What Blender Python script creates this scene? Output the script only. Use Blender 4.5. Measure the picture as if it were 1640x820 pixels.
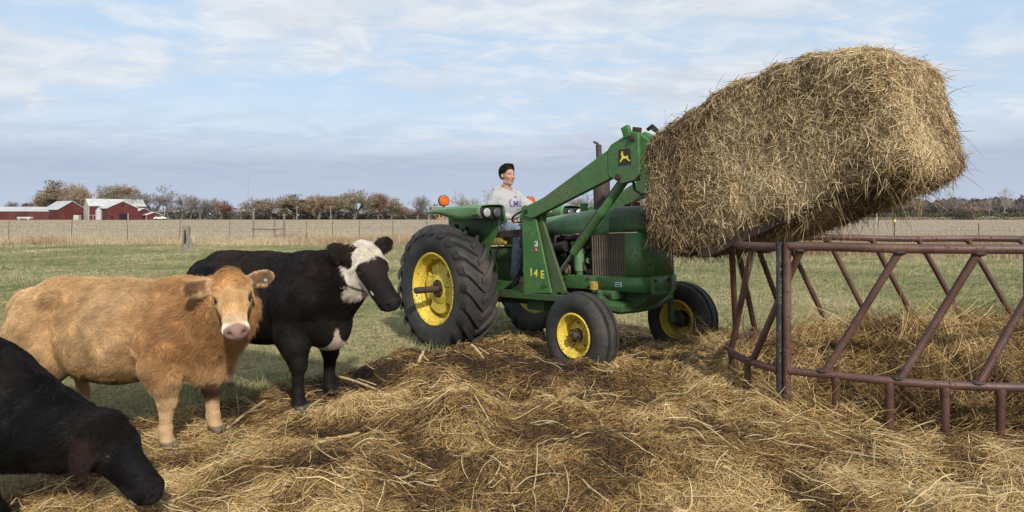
import bpy, bmesh, math, random
import numpy as np
from mathutils import Vector, Matrix, noise as mnoise

for _o in list(bpy.data.objects):
    bpy.data.objects.remove(_o, do_unlink=True)
SC = bpy.context.scene
COL = SC.collection
R = math.radians
PI = math.pi
random.seed(7)
RNG = np.random.default_rng(11)

# ------------------------------------------------------------------ camera
cam_d = bpy.data.cameras.new('camera')
cam_d.sensor_width = 36
cam_d.lens = 23.88
cam_d.shift_y = -0.0396
cam_d.clip_start = 0.05
cam_d.clip_end = 9000
cam = bpy.data.objects.new('camera', cam_d)
cam.location = (0, 0, 1.65)
cam.rotation_euler = (R(90), 0, 0)
COL.objects.link(cam)
SC.camera = cam
SC.render.engine = 'CYCLES'
SC.view_settings.view_transform = 'Standard'
SC.view_settings.look = 'None'
SC.view_settings.exposure = 0.25
SC.view_settings.gamma = 1
SC.cycles.max_bounces = 6
SC.cycles.transparent_max_bounces = 8

# ------------------------------------------------------------------ sun and sky
SUN_EL, SUN_AZ = 33.0, 20.0      # elevation; degrees to the right of straight behind the camera
sdir = Vector((math.sin(R(SUN_AZ)) * math.cos(R(SUN_EL)), -math.cos(R(SUN_AZ)) * math.cos(R(SUN_EL)), math.sin(R(SUN_EL))))
sl = bpy.data.lights.new('sun', 'SUN')
sl.energy = 3.3
sl.angle = R(2.5)
sl.color = (1.0, 0.93, 0.83)
so = bpy.data.objects.new('sun', sl)
so.rotation_euler = (-sdir).to_track_quat('-Z', 'Y').to_euler()
so.location = (5, -10, 20)
COL.objects.link(so)

W = bpy.data.worlds.new('World')
SC.world = W
W.use_nodes = True


class NT:
    """small helper to write node trees tersely"""
    def __init__(s, tree):
        s.t = tree; s.n = tree.nodes; s.l = tree.links; s.n.clear()

    def new(s, typ, **kw):
        n = s.n.new(typ)
        for k, v in kw.items():
            setattr(n, k, v)
        return n

    def put(s, sock, v):
        if isinstance(v, bpy.types.NodeSocket):
            s.l.new(v, sock)
        elif v is not None:
            if hasattr(sock, 'default_value'):
                try:
                    sock.default_value = v
                except Exception:
                    sock.default_value = (*v, 1.0)

    def math(s, op, a, b=None, c=None, clamp=False):
        n = s.new('ShaderNodeMath', operation=op, use_clamp=clamp)
        s.put(n.inputs[0], a); s.put(n.inputs[1], b); s.put(n.inputs[2], c)
        return n.outputs[0]

    def vmath(s, op, a, b=None):
        n = s.new('ShaderNodeVectorMath', operation=op)
        s.put(n.inputs[0], a); s.put(n.inputs[1], b)
        return n.outputs[0]

    def noise(s, vec=None, scale=5, detail=3, rough=0.55, dist=0.0):
        n = s.new('ShaderNodeTexNoise')
        s.put(n.inputs['Vector'], vec)
        n.inputs['Scale'].default_value = scale
        n.inputs['Detail'].default_value = detail
        n.inputs['Roughness'].default_value = rough
        n.inputs['Distortion'].default_value = dist
        return n.outputs['Fac']

    def mapv(s, vec, scale=(1, 1, 1), loc=(0, 0, 0), rot=(0, 0, 0)):
        n = s.new('ShaderNodeMapping')
        s.put(n.inputs['Vector'], vec)
        n.inputs['Scale'].default_value = scale
        n.inputs['Location'].default_value = loc
        n.inputs['Rotation'].default_value = rot
        return n.outputs[0]

    def ramp(s, fac, stops, interp='LINEAR'):
        n = s.new('ShaderNodeValToRGB')
        cr = n.color_ramp
        cr.interpolation = interp
        while len(cr.elements) < len(stops):
            cr.elements.new(0.5)
        for e, (p, c) in zip(cr.elements, stops):
            e.position = p
            e.color = (c, c, c, 1) if isinstance(c, (int, float)) else (*c[:3], 1)
        s.put(n.inputs[0], fac)
        return n.outputs['Color']

    def mix(s, fac, a, b, blend='MIX'):
        n = s.new('ShaderNodeMix', data_type='RGBA', blend_type=blend)
        s.put(n.inputs[0], fac); s.put(n.inputs[6], a); s.put(n.inputs[7], b)
        return n.outputs[2]

    def smooth(s, v, lo, hi):
        n = s.new('ShaderNodeMapRange', interpolation_type='SMOOTHSTEP')
        s.put(n.inputs[0], v)
        n.inputs[1].default_value = lo; n.inputs[2].default_value = hi
        return n.outputs[0]


# world: Nishita sky for the blue, thin cloud sheets mapped on a high flat layer
w = NT(W.node_tree)
sky = w.new('ShaderNodeTexSky', sky_type='NISHITA')
sky.sun_disc = False
sky.sun_elevation = R(SUN_EL)
sky.sun_rotation = math.atan2(sdir.x, sdir.y)
sky.altitude = 200; sky.air_density = 1.0; sky.dust_density = 1.2; sky.ozone_density = 1.0
geo = w.new('ShaderNodeTexCoord').outputs['Generated']
sep = w.new('ShaderNodeSeparateXYZ'); w.put(sep.inputs[0], geo)
zc = w.math('MAXIMUM', sep.outputs[2], 0.0)
den = w.math('ADD', zc, 0.15)
pv = w.new('ShaderNodeCombineXYZ')
w.put(pv.inputs[0], w.math('DIVIDE', sep.outputs[0], den)); w.put(pv.inputs[1], w.math('DIVIDE', sep.outputs[1], den))
P = pv.outputs[0]
big = w.noise(w.mapv(P, (0.55, 0.9, 1), (3.1, 0.7, 0)), 1.0, 5, 0.55, 0.4)
fine = w.noise(w.mapv(P, (1.6, 2.0, 1), (1.3, 4.2, 0)), 2.4, 8, 0.62, 0.7)
wisp = w.noise(w.mapv(P, (0.8, 1.5, 1), (8.0, 2.0, 0), (0, 0, 0.25)), 1.5, 7, 0.62, 0.6)
cl = w.math('ADD', w.math('MULTIPLY', big, 0.62), w.math('MULTIPLY', fine, 0.38))
cover = w.smooth(cl, 0.38, 0.56)
bright = w.smooth(w.math('ADD', w.math('MULTIPLY', fine, 0.45), w.math('MULTIPLY', wisp, 0.55)), 0.37, 0.64)
elev = w.smooth(zc, 0.02, 0.32)
grey = w.ramp(zc, [(0.0, (0.40, 0.455, 0.56)), (0.07, (0.33, 0.38, 0.49)), (0.16, (0.46, 0.50, 0.57)), (0.3, (0.50, 0.545, 0.60)), (0.6, (0.42, 0.47, 0.54))])
white = w.mix(elev, (0.57, 0.61, 0.655, 1), (0.63, 0.66, 0.69, 1))
cloudc = w.mix(w.math('MULTIPLY', bright, w.smooth(zc, 0.05, 0.14)), grey, white)
nis = w.new('ShaderNodeMix', data_type='RGBA', blend_type='MULTIPLY')
nis.inputs[0].default_value = 1.0
w.put(nis.inputs[6], sky.outputs[0]); nis.inputs[7].default_value = (0.105, 0.105, 0.105, 1)
blue = w.mix(0.80, nis.outputs[2], (0.43, 0.555, 0.70, 1))
lowc = w.math('SUBTRACT', 1.0, w.smooth(zc, 0.04, 0.22))
cov2 = w.math('MAXIMUM', cover, w.math('MULTIPLY', lowc, 0.93))
leftc = w.smooth(w.math('ADD', w.math('MULTIPLY', sep.outputs[0], -1.0), 0.0), 0.05, 0.6)
cov3 = w.math('MULTIPLY', cov2, 0.95)
out = w.mix(cov3, blue, cloudc)
bg = w.new('ShaderNodeBackground')
w.put(bg.inputs[0], out); bg.inputs[1].default_value = 1.12
w.put(w.new('ShaderNodeOutputWorld').inputs[0], bg.outputs[0])


# ------------------------------------------------------------------ object helpers
def tag(o, label=None, cat=None, group=None, kind=None):
    if label: o['label'] = label
    if cat: o['category'] = cat
    if group: o['group'] = group
    if kind: o['kind'] = kind
    return o


def empty(name, loc=(0, 0, 0), rot=(0, 0, 0), **kw):
    o = bpy.data.objects.new(name, None)
    o.location = loc; o.rotation_euler = rot
    o.empty_display_size = 0.1
    COL.objects.link(o)
    return tag(o, **kw)


def link_mesh(name, me, mats=None, parent=None, smooth=True, **kw):
    if mats is not None:
        for m in (mats if isinstance(mats, (list, tuple)) else [mats]):
            me.materials.append(m)
    if smooth:
        me.polygons.foreach_set('use_smooth', [True] * len(me.polygons))
    o = bpy.data.objects.new(name, me)
    COL.objects.link(o)
    if parent is not None:
        o.parent = parent
    return tag(o, **kw)


def np_mesh(name, V, F):
    """V (n,3) F (m,k) with k 3 or 4"""
    me = bpy.data.meshes.new(name)
    V = np.asarray(V, np.float32); F = np.asarray(F, np.int32)
    me.vertices.add(len(V)); me.vertices.foreach_set('co', V.ravel())
    k = F.shape[1]
    me.loops.add(F.size); me.loops.foreach_set('vertex_index', F.ravel())
    me.polygons.add(len(F)); me.polygons.foreach_set('loop_start', np.arange(0, F.size, k, dtype=np.int32))
    me.update(calc_edges=True)
    me.validate()
    return me


def set_col(me, C, name='col'):
    a = me.color_attributes.new(name, 'FLOAT_COLOR', 'POINT')
    C = np.concatenate([C, np.ones((len(C), 1))], 1).astype(np.float32)
    a.data.foreach_set('color', C.ravel())


class MB:
    """gathers simple shapes into one bmesh; build() links it as one object"""
    def __init__(s):
        s.bm = bmesh.new()

    def _add(s, vs, fs):
        b = [s.bm.verts.new(v) for v in vs]
        for f in fs:
            try:
                s.bm.faces.new([b[i] for i in f])
            except ValueError:
                pass
        return b

    def box(s, c, d, rot=None, bev=0.0):
        hx, hy, hz = d[0] / 2, d[1] / 2, d[2] / 2
        M = rot.to_matrix() if rot is not None and hasattr(rot, 'to_matrix') else (rot or Matrix.Identity(3))
        bm2 = bmesh.new()
        vs = [bm2.verts.new((x, y, z)) for x in (-hx, hx) for y in (-hy, hy) for z in (-hz, hz)]
        for f in [(0, 1, 3, 2), (4, 6, 7, 5), (0, 4, 5, 1), (2, 3, 7, 6), (0, 2, 6, 4), (1, 5, 7, 3)]:
            bm2.faces.new([vs[i] for i in f])
        if bev > 0:
            bmesh.ops.bevel(bm2, geom=bm2.edges[:], offset=bev, segments=2, affect='EDGES', profile=0.6)
        c = Vector(c)
        bm2.verts.index_update()
        s._add([M @ v.co + c for v in bm2.verts], [[v.index for v in f.verts] for f in bm2.faces])
        bm2.free()
        return s

    def tube(s, pts, r, n=8, cap=True):
        pts = [Vector(p) for p in pts]
        rs = r if isinstance(r, (list, tuple)) else [r] * len(pts)
        vs = []; fs = []
        up = None
        for i, p in enumerate(pts):
            t = (pts[min(i + 1, len(pts) - 1)] - pts[max(i - 1, 0)]).normalized()
            if up is None:
                up = Vector((0, 0, 1)) if abs(t.z) < 0.9 else Vector((1, 0, 0))
            a = t.cross(up).normalized(); b = a.cross(t).normalized(); up = b
            for k in range(n):
                th = 2 * PI * k / n
                vs.append(p + (a * math.cos(th) + b * math.sin(th)) * rs[i])
        for i in range(len(pts) - 1):
            for k in range(n):
                k2 = (k + 1) % n
                fs.append((i * n + k, i * n + k2, (i + 1) * n + k2, (i + 1) * n + k))
        if cap:
            fs.append(tuple(range(n))[::-1]); fs.append(tuple(range((len(pts) - 1) * n, len(pts) * n)))
        s._add(vs, fs)
        return s

    def lathe(s, prof, axis='y', c=(0, 0, 0), n=32, closed=False):
        """prof: (axial, radius) pairs"""
        c = Vector(c); vs = []; fs = []
        for (a, r) in prof:
            for k in range(n):
                th = 2 * PI * k / n
                u, v = r * math.cos(th), r * math.sin(th)
                p = {'x': (a, u, v), 'y': (u, a, v), 'z': (u, v, a)}[axis]
                vs.append(c + Vector(p))
        m = len(prof)
        for i in range(m if closed else m - 1):
            j = (i + 1) % m
            for k in range(n):
                k2 = (k + 1) % n
                fs.append((i * n + k, j * n + k, j * n + k2, i * n + k2))
        b = s._add(vs, fs)
        return s

    def prism(s, poly, t0, t1, axis='y'):
        """poly 2D points; axis y: poly in (x,z), extruded between y=t0 and t1"""
        def P3(p, t):
            return {'y': (p[0], t, p[1]), 'x': (t, p[0], p[1]), 'z': (p[0], p[1], t)}[axis]
        n = len(poly)
        vs = [P3(p, t0) for p in poly] + [P3(p, t1) for p in poly]
        fs = [tuple(range(n)), tuple(range(n, 2 * n))[::-1]]
        for i in range(n):
            j = (i + 1) % n
            fs.append((i, i + n, j + n, j))
        s._add(vs, fs)
        return s

    def sheet(s, rows):
        """rows: list of equal-length point lists"""
        m, n = len(rows), len(rows[0])
        fs = [(i * n + j, i * n + j + 1, (i + 1) * n + j + 1, (i + 1) * n + j) for i in range(m - 1) for j in range(n - 1)]
        s._add([p for r in rows for p in r], fs)
        return s

    def ball(s, c, r, n=12, m=8, sc=(1, 1, 1)):
        c = Vector(c); vs = []; fs = []
        for i in range(1, m):
            ph = PI * i / m
            for k in range(n):
                th = 2 * PI * k / n
                vs.append(c + Vector((r * sc[0] * math.sin(ph) * math.cos(th), r * sc[1] * math.sin(ph) * math.sin(th), r * sc[2] * math.cos(ph))))
        vs.append(c + Vector((0, 0, r * sc[2]))); vs.append(c - Vector((0, 0, r * sc[2])))
        t, b = len(vs) - 2, len(vs) - 1
        for i in range(m - 2):
            for k in range(n):
                k2 = (k + 1) % n
                fs.append((i * n + k, (i + 1) * n + k, (i + 1) * n + k2, i * n + k2))
        for k in range(n):
            k2 = (k + 1) % n
            fs.append((t, k, k2)); fs.append((b, (m - 2) * n + k2, (m - 2) * n + k))
        s._add(vs, fs)
        return s

    def build(s, name, m=None, parent=None, smooth=30, solid=0.0, bev=0.0, **kw):
        bmesh.ops.recalc_face_normals(s.bm, faces=s.bm.faces[:])
        me = bpy.data.meshes.new(name)
        s.bm.to_mesh(me); s.bm.free()
        o = link_mesh(name, me, m, parent, smooth=False, **kw)
        if smooth:
            me.polygons.foreach_set('use_smooth', [True] * len(me.polygons))
            me.set_sharp_from_angle(angle=R(smooth))
        if solid:
            md = o.modifiers.new('solid', 'SOLIDIFY'); md.thickness = solid; md.offset = 0
        if bev:
            md = o.modifiers.new('bev', 'BEVEL'); md.width = bev; md.segments = 2; md.limit_method = 'ANGLE'; md.angle_limit = R(35)
        return o


def copy_tree(o, parent=None):
    c = o.copy(); COL.objects.link(c); c.parent = parent
    for ch in list(o.children):
        copy_tree(ch, c)
    return c


# ------------------------------------------------------------------ materials
MATS = {}


def material(name):
    m = bpy.data.materials.new(name)
    m.use_nodes = True
    t = NT(m.node_tree)
    b = t.new('ShaderNodeBsdfPrincipled')
    o = t.new('ShaderNodeOutputMaterial')
    t.l.new(b.outputs[0], o.inputs[0])
    MATS[name] = m
    return m, t, b


def paint(name, base, dark=None, rough=0.45, metal=0.0, rust=0.0, rustc=(0.055, 0.028, 0.016), dirt=0.3, dirtc=(0.16, 0.12, 0.08), scale=6, bump=0.15, spec=0.5):
    m, t, b = material(name)
    co = t.new('ShaderNodeTexCoord').outputs['Object']
    n1 = t.noise(co, scale, 5, 0.6)
    n2 = t.noise(co, scale * 7, 4, 0.65)
    n3 = t.noise(co, scale * 0.35, 3, 0.5)
    dark = dark or tuple(c * 0.72 for c in base)
    c = t.mix(t.smooth(n1, 0.3, 0.7), (*dark, 1), (*base, 1))
    d = t.math('MULTIPLY', t.smooth(t.math('ADD', t.math('MULTIPLY', n3, 0.6), t.math('MULTIPLY', n2, 0.4)), 0.45, 0.68), dirt)
    c = t.mix(d, c, (*dirtc, 1))
    if rust > 0:
        rm = t.math('MULTIPLY', t.smooth(n2, 0.66 - rust * 0.16, 0.72 - rust * 0.16), t.smooth(n1, 0.40, 0.56))
        c = t.mix(rm, c, (*rustc, 1))
        t.put(b.inputs['Roughness'], t.math('ADD', t.math('MULTIPLY', rm, 0.35), t.math('ADD', t.math('MULTIPLY', n2, 0.25), rough - 0.12)))
    else:
        t.put(b.inputs['Roughness'], t.math('ADD', t.math('MULTIPLY', n2, 0.25), rough - 0.12))
    t.put(b.inputs['Base Color'], c)
    b.inputs['Metallic'].default_value = metal
    b.inputs['Specular IOR Level'].default_value = spec
    if bump:
        bp = t.new('ShaderNodeBump'); bp.inputs['Strength'].default_value = bump; bp.inputs['Distance'].default_value = 0.01
        t.put(bp.inputs['Height'], n2); t.put(b.inputs['Normal'], bp.outputs[0])
    return m


def plain(name, base, rough=0.6, metal=0.0, spec=0.5):
    m, t, b = material(name)
    co = t.new('ShaderNodeTexCoord').outputs['Object']
    n = t.noise(co, 30, 3)
    t.put(b.inputs['Base Color'], t.mix(n, (*[c * 0.8 for c in base], 1), (*[min(1, c * 1.15) for c in base], 1)))
    b.inputs['Roughness'].default_value = rough; b.inputs['Metallic'].default_value = metal
    b.inputs['Specular IOR Level'].default_value = spec
    return m


def attr_mat(name, rough=0.7, spec=0.3, attr='col', sheen=0.0, trans=0.0):
    m, t, b = material(name)
    a = t.new('ShaderNodeAttribute', attribute_name=attr)
    t.put(b.inputs['Base Color'], a.outputs['Color'])
    b.inputs['Roughness'].default_value = rough
    b.inputs['Specular IOR Level'].default_value = spec
    b.inputs['Sheen Weight'].default_value = sheen
    return m


GREEN = paint('tractor_green', (0.070, 0.195, 0.055), (0.042, 0.130, 0.036), rough=0.5, rust=0.5, dirt=0.5, scale=5)
GREEN_DIRTY = paint('dirty_green', (0.042, 0.12, 0.034), (0.03, 0.08, 0.028), rough=0.6, rust=0.8, dirt=0.6, dirtc=(0.09, 0.065, 0.04), scale=6)
GREEN_FADED = paint('faded_green', (0.145, 0.275, 0.125), (0.09, 0.20, 0.08), rough=0.42, rust=0.3, dirt=0.4, scale=4)
YELLOW = paint('wheel_yellow', (0.80, 0.62, 0.08), (0.66, 0.48, 0.06), rough=0.55, rust=0.85, dirt=0.5, scale=8)
YELLOW_DULL = paint('dull_yellow', (0.42, 0.29, 0.05), (0.30, 0.2, 0.04), rough=0.6, rust=0.8, dirt=0.6, scale=8)
RUBBER = paint('tyre_rubber', (0.042, 0.041, 0.041), (0.026, 0.026, 0.026), rough=0.72, dirt=0.62, dirtc=(0.125, 0.10, 0.075), scale=7, bump=0.3, spec=0.35)
RUSTY = paint('rusty_iron', (0.05, 0.032, 0.026), (0.03, 0.02, 0.016), rough=0.75, dirt=0.5, dirtc=(0.12, 0.07, 0.045), scale=10, bump=0.4)
OXIDE = paint('oxide_pipe', (0.13, 0.052, 0.038), (0.065, 0.034, 0.028), rough=0.5, rust=0.7, rustc=(0.035, 0.022, 0.018), dirt=0.5, dirtc=(0.24, 0.15, 0.105), scale=7, bump=0.25)
GALV = paint('worn_steel_pipe', (0.06, 0.06, 0.06), (0.03, 0.03, 0.032), rough=0.45, rust=0.5, rustc=(0.30, 0.22, 0.16), dirt=0.3, scale=8)
STEEL = paint('cylinder_rod_steel', (0.30, 0.31, 0.33), rough=0.25, metal=0.8, dirt=0.2, bump=0.0)
BLACKM = paint('black_iron', (0.02, 0.02, 0.02), rough=0.55, dirt=0.5, dirtc=(0.07, 0.05, 0.035), scale=10)
GREASE = paint('greasy_engine_iron', (0.035, 0.045, 0.03), (0.012, 0.014, 0.01), rough=0.5, dirt=0.7, dirtc=(0.085, 0.06, 0.04), scale=14, bump=0.5)
GRILLE = paint('grille_slat', (0.16, 0.125, 0.085), (0.10, 0.075, 0.055), rough=0.7, rust=0.5, dirt=0.4, scale=9)
HOSE = plain('black_hose', (0.012, 0.012, 0.012), 0.45)
GLASS_L = plain('lamp_glass', (0.55, 0.58, 0.60), 0.12, 0.4)
AMBER = plain('amber_lens', (0.62, 0.13, 0.015), 0.25)
WHITEP = plain('white_plastic', (0.72, 0.73, 0.74), 0.5)
REDP = plain('red_print', (0.6, 0.05, 0.03), 0.5)
YELP = plain('yellow_print', (0.80, 0.74, 0.10), 0.5)
BROWNP = plain('dark_brown_print', (0.035, 0.02, 0.012), 0.55)
SEATY = paint('seat_vinyl', (0.42, 0.31, 0.05), rough=0.6, dirt=0.5)

# ------------------------------------------------------------------ implicit surfaces (bodies grown as one continuous skin)
def surface_nets(F, org, h):
    nx, ny, nz = F.shape
    S = F < 0
    c = [S[i:nx - 1 + i, j:ny - 1 + j, k:nz - 1 + k] for i in (0, 1) for j in (0, 1) for k in (0, 1)]
    cnt = sum(x.astype(np.int8) for x in c)
    act = (cnt > 0) & (cnt < 8)
    idx = -np.ones(act.shape, np.int64)
    I = np.argwhere(act)
    idx[act] = np.arange(len(I))
    acc = np.zeros((len(I), 3)); num = np.zeros(len(I))
    corners = [(i, j, k) for i in (0, 1) for j in (0, 1) for k in (0, 1)]
    val = {cc: F[I[:, 0] + cc[0], I[:, 1] + cc[1], I[:, 2] + cc[2]] for cc in corners}
    for a in corners:
        for ax in range(3):
            if a[ax] == 0:
                b = list(a); b[ax] = 1; b = tuple(b)
                va, vb = val[a], val[b]
                m = (va < 0) != (vb < 0)
                t = np.where(m, va / np.where(m, va - vb, 1), 0)
                p = np.tile(np.array(a, float), (len(I), 1)); p[:, ax] += t
                acc[m] += p[m]; num[m] += 1
    V = (I + acc / num[:, None]) * h + org
    Fc = []
    for ax in range(3):
        sl0 = [slice(1, -1)] * 3; sl0[ax] = slice(0, -1)
        sl1 = [slice(1, -1)] * 3; sl1[ax] = slice(1, None)
        A = S[tuple(sl0)]; B = S[tuple(sl1)]
        for flip in (False, True):
            m = (A & ~B) if not flip else (~A & B)
            E = np.argwhere(m)
            for q in range(3):
                if q != ax:
                    E[:, q] += 1
            u, v = [(1, 2), (2, 0), (0, 1)][ax]
            def g(du, dv):
                e = E.copy(); e[:, u] -= du; e[:, v] -= dv
                return idx[e[:, 0], e[:, 1], e[:, 2]]
            q = np.stack([g(1, 1), g(0, 1), g(0, 0), g(1, 0)], 1)
            if flip:
                q = q[:, ::-1]
            Fc.append(q)
    Fc = np.concatenate(Fc)
    Fc = Fc[(Fc >= 0).all(1)]
    return V, Fc


def rot_to(xa, za):
    """3x3 rows: local axes with x along xa and z near za"""
    x = np.array(xa, float); x /= np.linalg.norm(x)
    z = np.array(za, float); z -= x * (z @ x); z /= np.linalg.norm(z)
    y = np.cross(z, x)
    return np.array([x, y, z])


class SDF:
    """cones: capsule between a and b with radii; ysc squashes it sideways.  ell: oriented ellipsoid.  k: blend width; op -1 carves"""
    def __init__(s):
        s.p = []

    def cone(s, a, b, ra, rb, k=0.04, ysc=1.0, side=(0, 1, 0), op=1):
        s.p.append(('c', np.array(a, float), np.array(b, float), ra, rb, k, ysc, np.array(side, float) / np.linalg.norm(side), op)); return s

    def ell(s, c, r, k=0.03, xa=(1, 0, 0), za=(0, 0, 1), op=1):
        s.p.append(('e', np.array(c, float), np.array(r, float), rot_to(xa, za), k, op)); return s

    def chain(s, pts, rs, k=0.04, ysc=1.0, side=(0, 1, 0)):
        for i in range(len(pts) - 1):
            s.cone(pts[i], pts[i + 1], rs[i], rs[i + 1], k, ysc, side)
        return s

    def bounds(s):
        lo = np.full(3, 1e9); hi = -lo
        for p in s.p:
            if p[0] == 'c' and p[8] > 0:
                r = max(p[3], p[4])
                lo = np.minimum(lo, np.minimum(p[1], p[2]) - r); hi = np.maximum(hi, np.maximum(p[1], p[2]) + r)
            elif p[0] == 'e' and p[5] > 0:
                r = p[2].max(); lo = np.minimum(lo, p[1] - r); hi = np.maximum(hi, p[1] + r)
        return lo, hi

    def mesh(s, h, extra=None):
        lo, hi = s.bounds(); lo -= 4 * h; hi += 4 * h
        n = np.ceil((hi - lo) / h).astype(int) + 1
        F = np.full(n, 1.0, np.float32)
        for p in s.p:
            if p[0] == 'c':
                _, a, b, ra, rb, k, ysc, side, op = p
                r = max(ra, rb) + k * 1.5 + h
                l, u = np.minimum(a, b) - r, np.maximum(a, b) + r
            else:
                _, c, rr, M, k, op = p
                r = rr.max() + k * 1.5 + h
                l, u = c - r, c + r
            i0 = np.clip(np.floor((l - lo) / h).astype(int), 0, n); i1 = np.clip(np.ceil((u - lo) / h).astype(int) + 1, 0, n)
            if (i1 <= i0).any():
                continue
            ax = [lo[q] + h * np.arange(i0[q], i1[q]) for q in range(3)]
            X, Y, Z = np.meshgrid(*ax, indexing='ij')
            Q = np.stack([X, Y, Z], -1)
            if p[0] == 'c':
                d = b - a; L2 = d @ d
                if L2 < 1e-9:
                    t = np.zeros(X.shape)
                else:
                    t = np.clip(((Q - a) @ d) / L2, 0, 1)
                D = Q - a - t[..., None] * d
                if ysc != 1.0:
                    sy = D @ side
                    D = D + (sy * (1 / ysc - 1))[..., None] * side
                dist = np.sqrt((D * D).sum(-1)) - (ra + t * (rb - ra))
                if ysc < 1:
                    dist = dist * (0.5 + 0.5 * ysc)
            else:
                D = (Q - c) @ M.T
                q1 = np.sqrt(((D / rr) ** 2).sum(-1)) + 1e-9
                q2 = np.sqrt(((D / rr ** 2) ** 2).sum(-1)) + 1e-9
                dist = q1 * (q1 - 1) / q2
            sub = F[i0[0]:i1[0], i0[1]:i1[1], i0[2]:i1[2]]
            if op > 0:
                hh = np.clip(0.5 + 0.5 * (sub - dist) / k, 0, 1)
                sub[...] = sub + (dist - sub) * hh - k * hh * (1 - hh)
            else:
                hh = np.clip(0.5 - 0.5 * (sub + dist) / k, 0, 1)
                sub[...] = sub + (-dist - sub) * hh + k * hh * (1 - hh)
        return surface_nets(F.astype(np.float64), lo, h)


def smooth_mesh(V, F, it=2, lam=0.5):
    E = np.concatenate([F[:, [0, 1]], F[:, [1, 2]], F[:, [2, 3]], F[:, [3, 0]]])
    E = np.concatenate([E, E[:, ::-1]])
    deg = np.bincount(E[:, 0], minlength=len(V))[:, None].astype(float)
    deg[deg == 0] = 1
    for _ in range(it):
        S = np.stack([np.bincount(E[:, 0], weights=V[E[:, 1], q], minlength=len(V)) for q in range(3)], 1) / deg
        V = V + lam * (S - V)
    return V


def vnormals(V, F):
    n = np.cross(V[F[:, 2]] - V[F[:, 0]], V[F[:, 3]] - V[F[:, 1]])
    N = np.zeros_like(V)
    for q in range(4):
        for c in range(3):
            N[:, c] += np.bincount(F[:, q], weights=n[:, c], minlength=len(V))
    return N / (np.linalg.norm(N, axis=1)[:, None] + 1e-12)


# ------------------------------------------------------------------ strands (fur, straw, grass) as curve geometry
def strands(name, P, rad, C, m, parent=None, **kw):
    """P (n,k,3) points; rad (n,k) or (k,) radii; C (n,3) colours"""
    n, k = P.shape[:2]
    cv = bpy.data.hair_curves.new(name)
    cv.add_curves([k] * n)
    cv.attributes['position'].data.foreach_set('vector', P.astype(np.float32).ravel())
    ra = cv.attributes.new('radius', 'FLOAT', 'POINT')
    rad = np.broadcast_to(rad, (n, k)).astype(np.float32)
    ra.data.foreach_set('value', np.ascontiguousarray(rad).ravel())
    ca = cv.attributes.new('col', 'FLOAT_COLOR', 'POINT')
    C4 = np.concatenate([C, np.ones((n, 1))], 1).astype(np.float32)
    ca.data.foreach_set('color', np.repeat(C4, k, axis=0).ravel())
    cv.materials.append(m)
    o = bpy.data.objects.new(name, cv)
    COL.objects.link(o)
    if parent is not None:
        o.parent = parent
    return tag(o, **kw)


def sample_surface(V, F, n, w=None):
    a = 0.5 * np.linalg.norm(np.cross(V[F[:, 2]] - V[F[:, 0]], V[F[:, 3]] - V[F[:, 1]]), axis=1)
    if w is not None:
        a = a * w
    f = RNG.choice(len(F), n, p=a / a.sum())
    u, v = RNG.random((2, n, 1))
    q = V[F[f]]
    W4 = np.stack([(1 - u) * (1 - v), u * (1 - v), u * v, (1 - u) * v], 1)
    return (q * W4).sum(1), f, W4


def vnoise(x, y, z=0.0, seed=0):
    """cheap smooth value noise, vectorised"""
    x = np.asarray(x, float); y = np.asarray(y, float); z = np.asarray(z, float) + np.zeros_like(x)
    xi, yi, zi = np.floor(x).astype(np.int64), np.floor(y).astype(np.int64), np.floor(z).astype(np.int64)
    fx, fy, fz = x - xi, y - yi, z - zi
    fx, fy, fz = [t * t * (3 - 2 * t) for t in (fx, fy, fz)]
    def h(i, j, k):
        q = (i * 374761393 + j * 668265263 + k * 2147483647 + seed * 974711) & 0xFFFFFFFF
        q = ((q ^ (q >> 13)) * 1274126177) & 0xFFFFFFFF
        return ((q ^ (q >> 16)) & 0xFFFF) / 65535.0
    r = 0
    for i in (0, 1):
        for j in (0, 1):
            for k in (0, 1):
                r = r + h(xi + i, yi + j, zi + k) * (fx if i else 1 - fx) * (fy if j else 1 - fy) * (fz if k else 1 - fz)
    return r


def fbm(x, y, z=0.0, oct=4, seed=0, gain=0.5):
    a, s, t = 1.0, 0.0, 0.0
    x = np.asarray(x, float); y = np.asarray(y, float)
    for o in range(oct):
        s = s + a * vnoise(x * 2 ** o, y * 2 ** o, np.asarray(z) * 2 ** o, seed + o * 17); t += a; a *= gain
    return s / t


def sstep(x, a, b):
    t = np.clip((x - a) / (b - a), 0, 1)
    return t * t * (3 - 2 * t)


STRAND = attr_mat('dry_strand', 0.65, 0.25)
# ================================================================== THE GROUND
F_PX, V0, U0, CH = 1088.0, 345.0, 820.0, 1.65


def wx(u, Y):
    """world x of a bearing read off the survey picture at distance Y"""
    return (u - U0) / F_PX * Y


def hz(v, Y):
    return CH + (V0 - v) / F_PX * Y


def grid_axis(dense_lo, dense_hi, step, far, grow=1.16):
    a = list(np.arange(dense_lo, dense_hi, step))
    s = step; x = a[-1]
    hi = []
    while x < far:
        s *= grow; x += s; hi.append(x)
    s = step; x = a[0]; lo = []
    while x > -far:
        s *= grow; x -= s; lo.append(x)
    return np.array(lo[::-1] + a + hi)


def ground_z(x, y):
    near = 1 - sstep(np.hypot(x, y - 6), 14, 40)
    b = (fbm(x * 0.9, y * 0.9, oct=4, seed=3) - 0.5) * 0.10 * near
    return -0.035 + b * 0.8


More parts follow.
